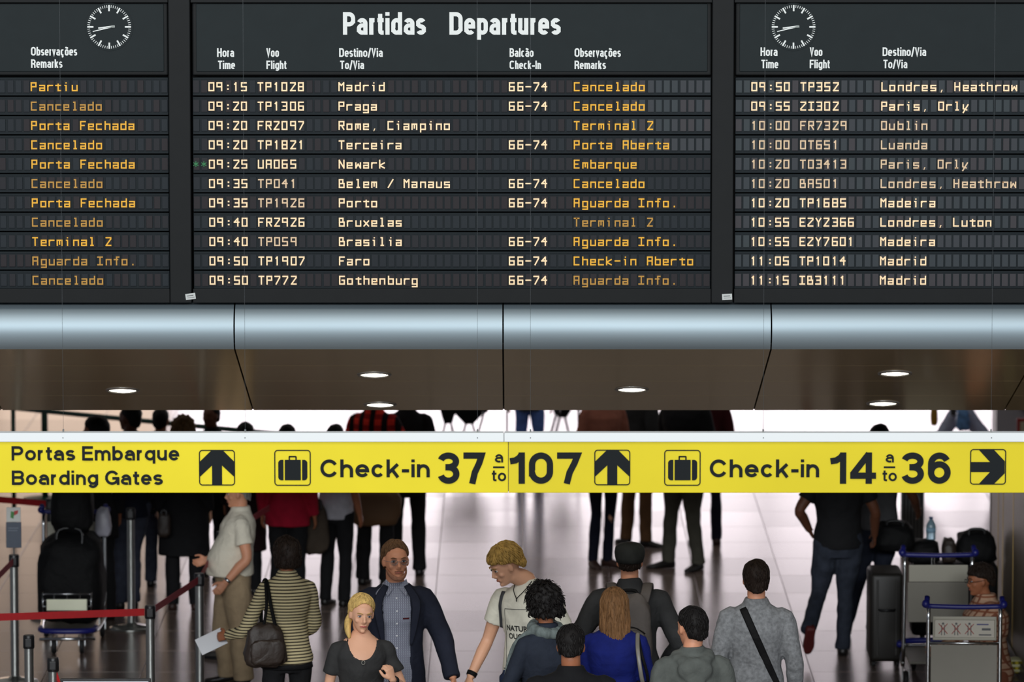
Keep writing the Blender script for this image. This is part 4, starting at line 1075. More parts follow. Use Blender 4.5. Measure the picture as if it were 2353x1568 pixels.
# scooped neckline: chest skin shows above the cloth
t = MB(); B = Cc['B']
CH = [(1.27, .135, .112, 0), (1.31, .148, .124, 0), (1.345, .157, .128, .004), (1.395, .156, .098, .010), (1.425, .132, .082, .014), (1.452, .097, .072, .016), (1.474, .070, .062, .018), (1.50, .052, .052, .016)]
part('neck_skin', MB().rings([[B((rx*math.cos(2*math.pi*k/32), cy + ry*math.sin(2*math.pi*k/32), z)) for k in range(32)] for z, rx, ry, cy in CH]), sk_fair, r, True)
for v in Cc['top'].data.vertices:      # scooped neck: the cloth stops where the chest shows
    q = (v.co.x / .098) ** 2 + ((1.46 - v.co.z) / .135) ** 2
    if q < 1 and v.co.y < .0: v.co.y += .028 * min(1, (1 - q) * 6)
    elif v.co.z > 1.44 and abs(v.co.x) < .12: v.co.x *= .8; v.co.y = .015 + (v.co.y - .015) * .75
q = [(.074 * math.sin(a), 1.425 - .082 * math.cos(a)) for a in [math.radians(-62 + 124*k/12) for k in range(13)]]
ring_m = mat('pendant_silver', (190, 190, 180), .3, .9)
pc = B((-.004, -.146, 1.318))
pd = MB()
for k in range(16):
    a, b2 = 2*math.pi*k/16, 2*math.pi*(k+1)/16
    pd.tube([pc + V((.011*math.cos(a), 0, .013*math.sin(a))), pc + V((.011*math.cos(b2), 0, .013*math.sin(b2)))], .0022, 6)
part('pendant', pd, ring_m, r, True)
el, wr_ = Cc['A']['b'][1], Cc['A']['b'][2]
part('bracelet', MB().tube([wr_.lerp(el, .10), wr_.lerp(el, .22)], [.031, .033], 16), black_c, r, True)

# ---- blond young man in printed tee, looking down
E_ = person('tall young man with sandy blond hair in a printed white tee shirt looking down', 1213, 1243, -28, h=1.84, skin=sk_fair, vox=HV, hair=h_sandy, hs='fringe', top_mat=tee_c, leg_mat=jean_c,
            face=1, head=(-38, 30, 0), sleeve='half', girth=.98, hem=.88, lean=.05, headoff=(-.088, -.075, -.015), arms={'a': {'e': (-.262, -.02, 1.12), 'w': (-.31, -.16, .90), 'curl': 80, 'd': (-.15, -.5, -.75), 't': (.7, -.6, 0)}, 'b': {'e': (.26, .03, 1.13), 'w': (.27, -.08, .90)}})
r = E_['root']; m_print = mat('black_print', (40, 40, 38), .8)
pm = MB()
put_text(pm, 'NATURE', -.085, .085, 1.235, 1.20, -.2, .03); put_text(pm, 'OUGHT', -.07, .085, 1.185, 1.15, -.2, .03)
decal(E_['top'], r, pm, m_print, name='print_lettering')
fm = MB()
def lseg(x0, z0, x1, z1, w=.0035):
    n_ = 16; d = V((x1-x0, z1-z0)); nn = V((-d.y, d.x)).normalized() * w / 2
    vs = []
    for k in range(n_ + 1):
        x, z = x0 + (x1-x0)*k/n_, z0 + (z1-z0)*k/n_; vs += [(x+nn.x, 0, z+nn.y), (x-nn.x, 0, z-nn.y)]
    fm.add(vs, [(2*k, 2*k+1, 2*k+3, 2*k+2) for k in range(n_)])
lseg(-.10, 1.33, .10, 1.34); lseg(-.10, 1.33, -.095, .99); lseg(.10, 1.34, .10, .985); lseg(-.095, .99, .10, .985); lseg(.02, 1.01, .075, 1.01, .006)
decal(E_['top'], r, fm, m_print, name='print_frame')
m_strap = mat('grey_webbing', (58, 60, 64), .8)
bp_ = worn('backpack', E_, 'dark backpack worn by the blond young man in the white tee', 'backpack')
part('bag', bagmesh((0, .20, 1.2), (.14, .075, .2), seed=2), m_bagblk, bp_, True)
for s_ in (-1, 1): 
    strap(E_['top'], bp_, [(s_*.135, 1.425), (s_*.142, 1.32), (s_*.155, 1.2)], .03, m_strap)
part('necklace', MB().tube([E_['B'](p) for p in ((-.052, -.02, 1.50), (-.04, -.085, 1.45), (-.005, -.118, 1.405), (0, -.124, 1.385), (.0, -.118, 1.405), (.035, -.085, 1.45), (.052, -.02, 1.50))], .0028, 6, smooth=3), m_bagblk, r, True)
el, wr_ = E_['A']['a'][1], E_['A']['a'][2]
part('wristband', MB().tube([wr_.lerp(el, .03), wr_.lerp(el, .13)], [.032, .034], 16), m_bagblk, r, True)
part('belt', MB().tube([(0, 0, .955), (0, 0, .985)], [(.160, .118), (.158, .116)], 28, side=(1, 0, 0)), m_bagblk, r, True)

# ---- striped sweater woman, back view
Aa = person('woman with short dark hair in a cream and black striped top seen from behind', 658, 1236, 192, h=1.66, skin=sk_tan, vox=.0075, hair=h_brown, hs='bob', top_mat=strip_c, leg_mat=black_c, fem=True, girth=1.06,
            hem=.86, coat=.015, head=(22, 6, 0), arms={'b': {'e': (.30, .03, 1.10), 'w': (.40, -.17, 1.03), 'd': (.6, -.8, -.2), 't': (0, -.3, 1), 'curl': 50}, 'a': {'e': (-.20, -.02, 1.12), 'w': (-.10, -.2, 1.0)}})
part('dark_hem', MB().tube([(0, 0, .825), (0, 0, .872)], [(.186, .140), (.176, .130)], 28, side=(1, 0, 0)), black_c, Aa['root'], True)
hb = worn('shoulder_bag', Aa, 'slouchy black leather shoulder bag on the woman in the striped top', 'handbag')
part('bag', bagmesh((.18, .165, 1.01), (.165, .075, .150), seed=5, sag=.3), m_bagbrn, hb, True)
part('bag_pocket', bagmesh((.175, .225, .97), (.12, .03, .09), seed=6), m_bagbrn, hb, True)
part('strap', MB().tube([(.10, .17, 1.10), (.135, .15, 1.28), (.15, .06, 1.44), (.155, -.03, 1.43), (.17, -.05, 1.3), (.19, .06, 1.1)], [(.013, .006)] * 6, 8, side=(1, 0, 0), smooth=5), m_bagblk, hb, True)
part('strap', MB().tube([(.20, .17, 1.10), (.17, .165, 1.28), (.16, .07, 1.445)], [(.011, .006)] * 3, 8, side=(1, 0, 0), smooth=5), m_bagblk, hb, True)
wd = local(Aa, Aa['A']['b'][2] + V((.06, -.08, -.02)))
single('paper_sheet', MB().bbox((-.10, -.003, -.07), (.09, .003, .045), .001).xf(Matrix.Rotation(-.45, 4, 'Y')), m_paper, 'folded white paper held by the woman in the striped top', 'paper', loc=wd + V((-.035, .03, -.02)))

# ---- white polo man in profile
Bp = person('heavy grey haired man in a cream polo shirt and khaki trousers standing in profile', 541, 1098, -82, base=1572, skin=sk_ruddy, vox=.0075, hair=h_grey, hs='short', top_mat=white_c, leg_mat=khaki_c,
            girth=1.26, belly=.085, hem=.93, sleeve='half', lean=-.06, face=1, head=(0, 8, 0), legs={'slim': 1.45, 'a': {'k': (-.10, -.09, .49), 'n': (-.10, -.05, .085)}, 'b': {'k': (.10, .03, .49), 'n': (.10, .06, .085)}}, arms={'b': {'e': (.24, .08, 1.10), 'w': (.25, -.10, .90)}, 'a': {'e': (-.25, .0, 1.10), 'w': (-.22, -.21, 1.03)}})
el, wr_ = Bp['A']['b'][1], Bp['A']['b'][2]
part('wristwatch', MB().tube([wr_.lerp(el, .05), wr_.lerp(el, .14)], [.034, .036], 16), m_chrome, Bp['root'], True)
part('belt', MB().tube([(0, -.03, .93), (0, -.03, .965)], [(.185, .158), (.185, .16)], 28, side=(1, 0, 0)), m_bagbrn, Bp['root'], True)

# ---- curly haired woman
Fm = person('woman with curly black hair and a slate jacket turned towards the printed tee', 1252, 1347, 215, h=1.75, skin=sk_tan, vox=.0075, hair=h_black, hs='curly', top_mat=slate_c, leg_mat=black_c, fem=True, head=(-6, 8, 0), coat=.02, girth=1.1, hem=.72,
            arms={'a': {'e': (-.23, -.02, 1.14), 'w': (-.20, -.2, 1.0)}, 'b': {'e': (.24, -.05, 1.12), 'w': (.16, -.24, 1.02)}})
m_scarf = mat('grey_green_scarf', (104, 114, 112), .9, 0, .3, (30, 30, 6), .5, 200, wrinkle=.8)
sc_ = MB(); B = Fm['B']
for k in range(12):
    a = 2*math.pi*k/12; sc_.ell(B((.085*math.cos(a), .015 + .08*math.sin(a), 1.475 - .02*math.sin(a))), (.04, .04, .038), None, 10, 8)
sc_.tube([B((.05, -.06, 1.46)), B((.085, -.13, 1.36)), B((.10, -.15, 1.2)), B((.09, -.15, 1.0))], [(.04, .02), (.05, .02), (.055, .02), (.05, .014)], 10, smooth=4)
sc_.tube([B((.09, .0, 1.47)), B((.17, -.06, 1.38)), B((.19, -.11, 1.2)), B((.185, -.12, .98))], [(.03, .02), (.036, .02), (.04, .02), (.036, .014)], 10, smooth=4)
remesh('scarf', sc_, .009, m_scarf, Fm['root'], 3)

# ---- logo jacket man
Gm = person('dark haired man in a black softshell jacket with a small white logo, back view', 1312, 1438, 182, h=1.78, skin=sk_tan, vox=.0075, hair=h_black, hs='short', top_mat=jack_c, leg_mat=black_c, head=(-4, 16, 0), collar=.02, coat=.02, girth=1.15, shoulders=1.2,
            arms={'b': {'e': (.30, -.02, 1.16), 'w': (.30, -.25, 1.10)}, 'a': {'e': (-.26, .0, 1.12), 'w': (-.25, -.2, 1.0)}})
lg = MB()
def arcq(r0, r1, cx, cz, a0_, a1_, n_=8):
    vs = []
    for k in range(n_ + 1):
        a = math.radians(a0_ + (a1_-a0_) * k / n_); vs += [(cx + r0*math.cos(a), 0, cz + r0*math.sin(a)), (cx + r1*math.cos(a), 0, cz + r1*math.sin(a))]
    lg.add(vs, [(2*k, 2*k+1, 2*k+3, 2*k+2) for k in range(n_)])
LX, LZ = -.058, 1.330
for r0, r1 in ((.020, .027), (.011, .018), (.0, .009)): arcq(r0, r1, LX + .006, LZ, 0, 90)
for i, w in enumerate((.020, .028, .024)): lg.add([(LX + .011, 0, LZ + .002 + .008*i), (LX + .011 + w, 0, LZ + .002 + .008*i), (LX + .011 + w, 0, LZ + .007 + .008*i), (LX + .011, 0, LZ + .007 + .008*i)], [(0,1,2,3)])
decal(Gm['top'], Gm['root'], lg, mat('logo_white', (220, 220, 220), .6), axis=(0, -1, 0), name='logo')

# ---- blue coat woman with long hair
Hh = person('woman with long straight light brown hair in a royal blue coat, back view', 1412, 1354, 174, h=1.66, skin=sk_fair, vox=.009, hair=h_light, hs='long', top_mat=blue_c, leg_mat=djean_c, fem=True, head=(-4, 4, 3), coat=.03, girth=1.12, hem=.62, shoulders=1.08)
hb = worn('shoulder_bag', Hh, 'black shoulder bag with a grey strap on the woman in the blue coat', 'handbag')
part('bag', bagmesh((-.215, .10, 1.02), (.06, .13, .12), seed=9), m_bagblk, hb, True)
st2 = mat('grey_leather_strap', (120, 116, 108), .35)
part('strap', MB().tube([(-.155, .02, 1.455), (-.165, .135, 1.36), (-.19, .17, 1.2), (-.21, .15, 1.1)], [(.014, .003)] * 4, 8, side=(1, 0, 0), smooth=5), st2, hb, True)
part('strap', MB().tube([(-.155, .02, 1.455), (-.185, .115, 1.34), (-.225, .12, 1.2), (-.23, .09, 1.1)], [(.010, .003)] * 4, 8, side=(1, 0, 0), smooth=5), m_bagblk, hb, True)

# ---- cap and backpack man
Ii = person('man in a dark flat cap and dark jacket with a taupe backpack, back view', 1447, 1248, 178, h=1.80, skin=sk_ruddy, vox=.009, hair=h_brown, hs='cap', top_mat=dgrey_c, leg_mat=djean_c, coat=.03, girth=1.12, shoulders=1.08, collar=.03,
            arms={'a': {'e': (-.31, .05, 1.12), 'w': (-.22, -.16, .95)}, 'b': {'e': (.33, .05, 1.12), 'w': (.27, -.12, .92)}})
HM = Ii['HM']; cm = MB()
m_cap = cloth('dark_tweed_cap', (44, 46, 44), .2)
cm.rings([[HM @ V((rx * math.cos(2*math.pi*k/28), cy + ry * math.sin(2*math.pi*k/28), z)) for k in range(28)] for z, rx, ry, cy in
          [(.0, .083, .10, .02), (.03, .092, .108, .012), (.06, .096, .115, .0), (.09, .090, .110, -.006), (.108, .07, .09, -.006), (.118, .035, .05, 0), (.12, .004, .005, 0)]])
cm.ell((0, -.105, .018), (.06, .05, .008), HM, 18, 8)
part('flat_cap', cm, m_cap, Ii['root'], True)
bp_ = worn('backpack', Ii, 'taupe backpack on the man wearing the flat cap', 'backpack')
part('bag', bagmesh((0, .225, 1.20), (.150, .085, .245), seed=3, sag=.15), m_taupe, bp_, True)
part('front_pocket', bagmesh((0, .305, 1.12), (.115, .035, .13), seed=4), m_taupe, bp_, True)
part('zip', MB().tube([(-.10, .325, 1.22), (-.05, .345, 1.255), (0, .35, 1.265), (.05, .345, 1.255), (.10, .325, 1.22)], .004, 6, smooth=3), m_bagblk, bp_, True)
part('zip', MB().tube([(-.07, .345, 1.17), (0, .352, 1.155), (.06, .345, 1.165)], .006, 6, smooth=3), m_bagblk, bp_, True)
part('top_handle', MB().tube([(-.05, .20, 1.42), (-.04, .19, 1.465), (.04, .19, 1.465), (.05, .20, 1.42)], .01, 8, smooth=3), m_bagblk, bp_, True)
for s_ in (-1, 1):
    part('shoulder_strap', MB().tube([(s_*.085, .17, 1.38), (s_*.105, .12, 1.455), (s_*.115, .01, 1.485), (s_*.12, -.10, 1.40), (s_*.13, -.15, 1.25)], [(.032, .007)] * 5, 10, side=(1, 0, 0), smooth=4), m_taupe, bp_, True)

# ---- hoodie man
Jj = person('man with short black hair in a dark grey hooded sweatshirt, back view', 1590, 1396, 188, h=1.78, skin=sk_ruddy, vox=.008, hair=h_black, hs='short', top_mat=hood_c, leg_mat=djean_c, hood=True, head=(26, 6, 0), coat=.02, girth=1.05, shoulders=1.02)
# ---- grey sweater man with diagonal strap
Kk = person('dark haired man in a heather grey sweater crossed by a black strap, back view', 1738, 1288, 181, h=1.80, skin=sk_ruddy, vox=.008, hair=h_brown, hs='short', hair_n=.005, top_mat=grey_knit, leg_mat=jean_c, head=(0, 4, 0), coat=.008, girth=1.06, shoulders=1.03)
cb = worn('crossbody_bag', Kk, 'black crossbody bag whose strap crosses the grey sweater', 'bag')
strap(Kk['top'], cb, [(.085, 1.455), (-.02, 1.22), (-.16, .90)], .045, m_bagblk, axis=(0, -1, 0))
part('bag', bagmesh((-.24, .05, .84), (.05, .12, .09), seed=12), m_bagblk, cb, True)
part('cord', MB().tube([Kk['B'](p) for p in ((-.058, .03, 1.505), (-.03, .072, 1.50), (.03, .072, 1.50), (.058, .03, 1.505))], .004, 6, smooth=3), m_bagblk, Kk['root'], True)

# ---- black tee man walking away
Lm = person('man in a black tee shirt and dark jeans walking away, rear foot lifted', 1925, 1003, 184, base=1506, skin=sk_dark, vox=.009, hair=h_black, hs='short', top_mat=black_c, leg_mat=cloth('faded_black_jeans', (46, 51, 62), .25), sleeve='half', girth=1.2, shoulders=1.08, hem=.86,
            arms={'b': {'e': (.32, .06, 1.17), 'w': (.22, -.10, .99)}, 'a': {'e': (-.29, .0, 1.15), 'w': (-.31, -.17, .93)}},
            legs={'a': {'k': (-.06, -.03, .49), 'n': (-.04, .0, .085)}, 'b': {'k': (.15, -.01, .50), 'n': (.27, .30, .27), 'p': -1.7, 't': (.1, -1, 0)}})
for o in [c for c in Lm['root'].children if c.name.startswith('shoe')][-1:]:
    o.data = o.data.copy(); o.data.materials[0] = mat('red_sole_shoe', (92, 30, 28), .6); o['label'] = 'lifted shoe with dark red sole'
# ---- seated plaid woman
Nn = person('seated woman with dark hair and glasses in a brown plaid shirt by the wall', 2278, 1296, -72, h=1.62, sit=.60, skin=sk_tan, vox=.009, hair=h_brown, hs='fringe', top_mat=plaid_c, leg_mat=black_c, fem=True, face=1, girth=1.25, coat=.02, lean=.12, head=(0, 8, 0),
            arms={'a': {'e': (-.25, -.16, 1.14), 'w': (-.16, -.38, 1.06)}, 'b': {'e': (.26, -.16, 1.14), 'w': (.16, -.38, 1.06)}},
            legs={'a': {'k': (-.13, -.40, .42), 'n': (-.12, -.42, .085)}, 'b': {'k': (.13, -.40, .42), 'n': (.12, -.42, .085)}})
HM = Nn['HM']; gm = MB()
for s_ in (-1, 1):
    gm.tube([HM @ V((s_*.052, -.105, .008)), HM @ V((s_*.076, -.06, .006)), HM @ V((s_*.08, .01, .004))], .002, 5)
    for k in range(10):
        a, b2 = 2*math.pi*k/10, 2*math.pi*(k+1)/10
        gm.tube([HM @ V((s_*.031 + .021*math.cos(a), -.106, .004 + .016*math.sin(a))), HM @ V((s_*.031 + .021*math.cos(b2), -.106, .004 + .016*math.sin(b2)))], .0018, 5)
part('glasses', gm, m_bagblk, Nn['root'])

# ================================================================== people farther back
bgk = dict(vox=.012)
WALK = {'a': {'k': (-.09, -.22, .50), 'n': (-.10, -.30, .10)}, 'b': {'k': (.09, .06, .48), 'n': (.10, .34, .15), 'p': -.7}}
def bgp(*a, **k): k = {**bgk, **k}; return person(*a, **k)
bgp('dark haired woman queuing at the left, head above the sign near the green post', 224, 955, -150, base=1425, skin=sk_tan, hair=h_black, hs='bob', top_mat=black_c, leg_mat=black_c, fem=True, coat=.03, hem=.7, head=(60, 0, 0))
bgp('man in a navy jacket and grey jeans queuing behind the loaded trolley', 302, 925, -165, base=1398, skin=sk_dark, hair=h_black, top_mat=cloth('navy_jacket', (24, 28, 42)), leg_mat=cloth('grey_jeans', (62, 66, 80), .2), hem=.78, head=(40, 0, 0), legs={'a': {'k': (-.02, .0, .49), 'n': (-.02, .0, .085)}})
bgp('person with short black hair in black with grey trousers in the left queue', 372, 935, 170, base=1348, skin=sk_tan, hair=h_black, top_mat=black_c, leg_mat=cloth('grey_jeans', (62, 66, 80), .2), hem=.72, coat=.03)
bgp('woman with curly fair hair in a long black coat in the left queue', 424, 956, 175, base=1402, skin=sk_fair, hair=h_curl, hs='curly', top_mat=black_c, leg_mat=black_c, fem=True, coat=.07, hem=.50, shoe=m_boot)
bgp('person in a dark jacket with a yellow collar in the left queue', 488, 925, -30, base=1328, skin=sk_dark, hair=h_black, top_mat=black_c, leg_mat=black_c, coat=.04, hem=.6)
bgp('person in a dark maroon coat partly behind the cream polo man', 566, 970, 165, base=1365, skin=sk_tan, hair=h_black, hs='bob', top_mat=cloth('dark_maroon_coat', (36, 16, 18)), leg_mat=black_c, fem=True, coat=.05, hem=.45)
bgp('person in a bright crimson top and black trousers behind the striped top', 662, 972, 170, base=1405, skin=sk_tan, hair=h_black, hs='short', top_mat=red_c, leg_mat=black_c, coat=.03, hem=.80, girth=1.1)
P8 = bgp('person in a white tee shirt and black trousers in the queue', 772, 972, 150, base=1392, skin=sk_tan, hair=h_black, hs='short', top_mat=cloth('grey_white_tee', (190, 188, 196)), leg_mat=black_c, hem=.84, sleeve='half', girth=1.1)
P9 = bgp('person in a red plaid shirt and black trousers beyond the sign', 862, 868, 160, base=1345, skin=sk_tan, hair=h_black, top_mat=plaidr, leg_mat=black_c, hem=.86, girth=1.1, arms={'a': {'e': (-.24, -.05, 1.15), 'w': (-.15, -.26, 1.0)}})
bgp('person in a black jacket and purple top just right of the red plaid shirt', 936, 870, 185, base=1322, skin=sk_tan, hair=h_brown, top_mat=black_c, leg_mat=black_c, hem=.70, girth=.9)
bgp('person in a brown jacket, black leggings and ankle boots standing beyond the sign', 1386, 855, 20, base=1303, skin=sk_fair, hair=h_brown, hs='long', top_mat=brownj, leg_mat=cloth('navy_leggings', (22, 26, 42)), fem=True, coat=.05, hem=.82, shoe=m_boot, legs={'slim': .78, 'a': {'k': (-.07, -.01, .49), 'n': (-.09, .02, .085)}, 'b': {'k': (.06, -.01, .49), 'n': (.05, .02, .085), 't': (.7, -.7, 0)}})
bgp('person in a dark grey jacket and brown trousers standing beyond the sign', 1462, 830, 140, base=1254, skin=sk_fair, hair=h_grey, top_mat=dgrey_c, leg_mat=brown_c, coat=.04, hem=.8, girth=1.15, legs={'b': {'t': (.9, -.4, 0)}, 'a': {'t': (-.9, -.3, 0), 'n': (-.13, .02, .085)}})
Po = bgp('person in a black coat and olive grey trousers with pointed dark shoes', 1572, 850, -40, base=1308, skin=sk_fair, hair=h_grey, top_mat=black_c, leg_mat=olive_c, coat=.07, hem=.72, girth=1.2, shoulders=1.1, legs={'a': {'n': (-.16, -.02, .085), 'k': (-.13, -.02, .49), 't': (-.5, -.8, 0)}, 'b': {'n': (.13, .03, .085)}})
bgp('person in navy jeans and brown shoes half hidden by the olive trousers', 1622, 850, 185, base=1252, skin=sk_fair, hair=h_brown, top_mat=maroon_c, leg_mat=cloth('navy_leggings', (22, 26, 42)), shoe=m_boot, coat=.02, hem=.8, legs={'slim': .85})
bgp('person in blue jeans far off, between the two tripods', 1217, 760, 175, base=1100, skin=sk_fair, hair=h_brown, top_mat=dgrey_c, leg_mat=cloth('mid_blue_jeans', (92, 122, 192), .2))
bgp('person in pale blue jeans striding far right with a blue bag', 2208, 760, 80, base=1118, skin=sk_fair, hair=h_brown, top_mat=dgrey_c, leg_mat=cloth('pale_blue_jeans', (186, 196, 222), .15),
    legs={'slim': 1.15, 'a': {'k': (-.08, -.30, .53), 'n': (-.08, -.46, .11)}, 'b': {'k': (.08, .26, .52), 'n': (.08, .56, .16), 'p': -.6}})
bgp('person in a grey tee and dark jeans beside the black tee man', 2018, 971, 150, base=1466, skin=sk_dark, hair=h_black, top_mat=cloth('grey_tee', (84, 84, 86)), leg_mat=djean_c, sleeve='half', hem=.88, girth=1.0, arms={'a': {'e': (-.26, -.1, 1.14), 'w': (-.2, -.3, 1.0)}}, legs={'a': {'k': (-.01, -.02, .49), 'n': (.07, -.06, .085)}, 'b': {'k': (.15, .05, .49), 'n': (.22, .16, .10), 't': (.4, -1, 0)}})
# ================================================================== BARRIERS
m_post = mat('brushed_post', (178, 180, 176), .28, .95); m_head = mat('post_head_black', (24, 24, 26), .4)
m_belt = mat('red_webbing', (190, 12, 22), .65, 0, .08, (30, 30, 30)); m_belt2 = mat('dark_red_webbing', (160, 30, 48), .65)
m_green = mat('dark_green_paint', (18, 62, 48), .4)
def stanchion(px, top, label, h=.95, head=True, m=m_post, rotary=0):
    P = FL(px, top, h)
    t = thing('stanchion', label, 'barrier post', (P.x, P.y, 0), 0, 'belt barrier posts on the left')
    part('base', MB().lathe([(.005, 0), (.17, 0), (.17, .012), (.14, .022), (.05, .034), (.034, .05)], n=36), m_head if rotary else m_post, t, True)
    part('post', MB().lathe([(.031, .03), (.031, h - .09), (.001, h - .09)], n=24), m, t, 'auto')
    part('head', MB().lathe([(.036, h - .09), (.038, h - .085), (.038, h - .01), (.034, h), (.001, h)], n=24), m_head, t, 'auto')
    part('belt_cassette', MB().bbox((-.022, -.045, h - .075), (.022, -.03, h - .018), .004), m_head, t)
    return V((P.x, P.y, h - .045))
pA = stanchion(32, 1275, 'barrier post carrying a small notice on top at the far left')
pB = stanchion(345, 1392, 'silver barrier post where the bright red belt ends, front left', m=m_post)
pC = stanchion(458, 1318, 'silver barrier post just left of the cream polo man')
pD = stanchion(66, 1460, 'low front barrier post at the bottom left with no belt')
pE = stanchion(122, 1512, 'lowest barrier post at the bottom left with a red belt falling from it')
pF = stanchion(300, 1168, 'barrier post behind the luggage trolley with a bright top')
pG = stanchion(508, 1222, 'barrier post hidden behind the cream polo man, only its base showing', rotary=1)
pH = stanchion(116, 1146, 'dark barrier post behind the loaded luggage trolley', m=m_head)
def belt(a, b, label, m=m_belt, sag=.0, w=.025):
    a, b = V(a), V(b); d = (b - a).normalized(); a = a + d * .04; b = b - d * .04; n_ = 10; vs = []
    nrm = V((-d.y, d.x, 0)).normalized() * .0015
    for k in range(n_ + 1):
        p = a.lerp(b, k / n_); p.z -= sag * 4 * (k/n_) * (1 - k/n_)
        vs += [p + V((0, 0, w)) + nrm, p - V((0, 0, w)) + nrm, p - V((0, 0, w)) - nrm, p + V((0, 0, w)) - nrm]
    o = (a + b) / 2; mb = MB(); mb.add([v - o for v in vs], [(4*k+i, 4*k+(i+1) % 4, 4*k+4+(i+1) % 4, 4*k+4+i) for k in range(n_) for i in range(4)] + [(0,1,2,3), (4*n_+3, 4*n_+2, 4*n_+1, 4*n_)])
    return single('barrier_belt', mb, m, label, 'belt', group='red barrier belts on the left', loc=o)
belt(pB, FL(-150, 1424, .905), 'long bright red barrier belt crossing the left foreground')
belt(pB, pC, 'red barrier belt rising from the front post to the one by the polo man', m_belt2)
belt(pC, pG, 'short red barrier belt running behind the polo man', m_belt2)
belt(pG, FL(622, 1166, .90), 'faint red barrier belt right of the polo man, behind the striped top', m_belt2)
belt(pA, FL(-70, 1392, .90), 'dark red barrier belt at the left edge below the small notice', m_belt2)
belt(pH, FL(-120, 1138, .93), 'red barrier belt just under the yellow sign at far left', m_belt)
belt(pE, pE + V((.16, -.1, -.45)), 'red belt hanging down from the lowest barrier post', m_belt)
# notice on top of the first post
nt_ = thing('notice', 'small portrait notice with a logo over a dark panel on the leftmost post', 'notice', (pA.x, pA.y, .955))
part('stem', MB().tube([(0, 0, -.01), (0, 0, .05)], .006, 8), m_post, nt_)
part('dark_panel', MB().bbox((-.056, -.006, .045), (.056, .006, .235), .003), mat('notice_blue_grey', (58, 68, 84), .4), nt_)
part('logo_panel', MB().bbox((-.052, -.007, .237), (.052, .005, .345), .003), mat('notice_white', (205, 206, 200), .5), nt_)
part('green_mark', MB().prism([(-.022, .27), (.0, .262), (.008, .31), (-.018, .318)], -.009, -.007), mat('logo_green', (60, 130, 60), .5), nt_)
part('red_mark', MB().prism([(.006, .285), (.032, .300), (.036, .325), (.004, .318)], -.009, -.007), mat('logo_red', (180, 50, 50), .5), nt_)
part('text_line', MB().box((-.04, -.0075, .19), (.035, -.006, .194)).box((-.04, -.0075, .172), (.028, -.006, .176)), mat('notice_text', (130, 138, 150), .6), nt_)['kind'] = 'stuff'
# white board whose top edge shows at the bottom
P = FL(243, 1560, 1.0)
wbd = thing('information_board', 'white information board with a dark frame, only its top edge visible at the bottom left', 'board', (P.x, P.y, 0))
part('panel', MB().bbox((-.27, -.004, .55), (.27, .006, .985), .003), mat('white_panel', (232, 234, 238), .5), wbd)
fm_ = MB().bbox((-.285, -.012, .985), (.285, .014, 1.0), .003).bbox((-.285, -.012, .54), (-.27, .014, .99), .003).bbox((.27, -.012, .54), (.285, .014, .99), .003).bbox((-.285, -.012, .525), (.285, .014, .54), .003)
part('frame', fm_, m_head, wbd)
for s_ in (-1, 1): part('leg', MB().bbox((s_*.25 - .015, -.015, 0), (s_*.25 + .015, .015, .53), .003), m_head, wbd)
# green sign post and rail far left
P = FL(104, 1148)
gp = thing('green_pole', 'dark green pole on a flat plate beyond the sign at far left', 'pole', (P.x, P.y, 0))
part('plate', MB().lathe([(.005, 0), (.20, 0), (.20, .015), (.06, .03)], n=28), m_green, gp, 'auto')
part('pole', MB().tube([(0, 0, .02), (0, 0, 1.6)], .03, 16), m_green, gp, True)
a, b2 = FL(30, 938, 1.0), FL(660, 1000, 1.0)
gr_ = thing('crowd_rail', 'long dark green rail slanting behind the queue heads at upper left', 'rail', (a.x, a.y, 0))
part('rail', MB().tube([V((0, 0, 1.0)), V((b2.x - a.x, b2.y - a.y, 1.0))], .022, 10), m_green, gr_, True)
for k in (0, 1): part('rail_post', MB().tube([V(((b2.x-a.x)*k, (b2.y-a.y)*k, 0)), V(((b2.x-a.x)*k, (b2.y-a.y)*k, 1.0))], .02, 10), m_green, gr_, True)

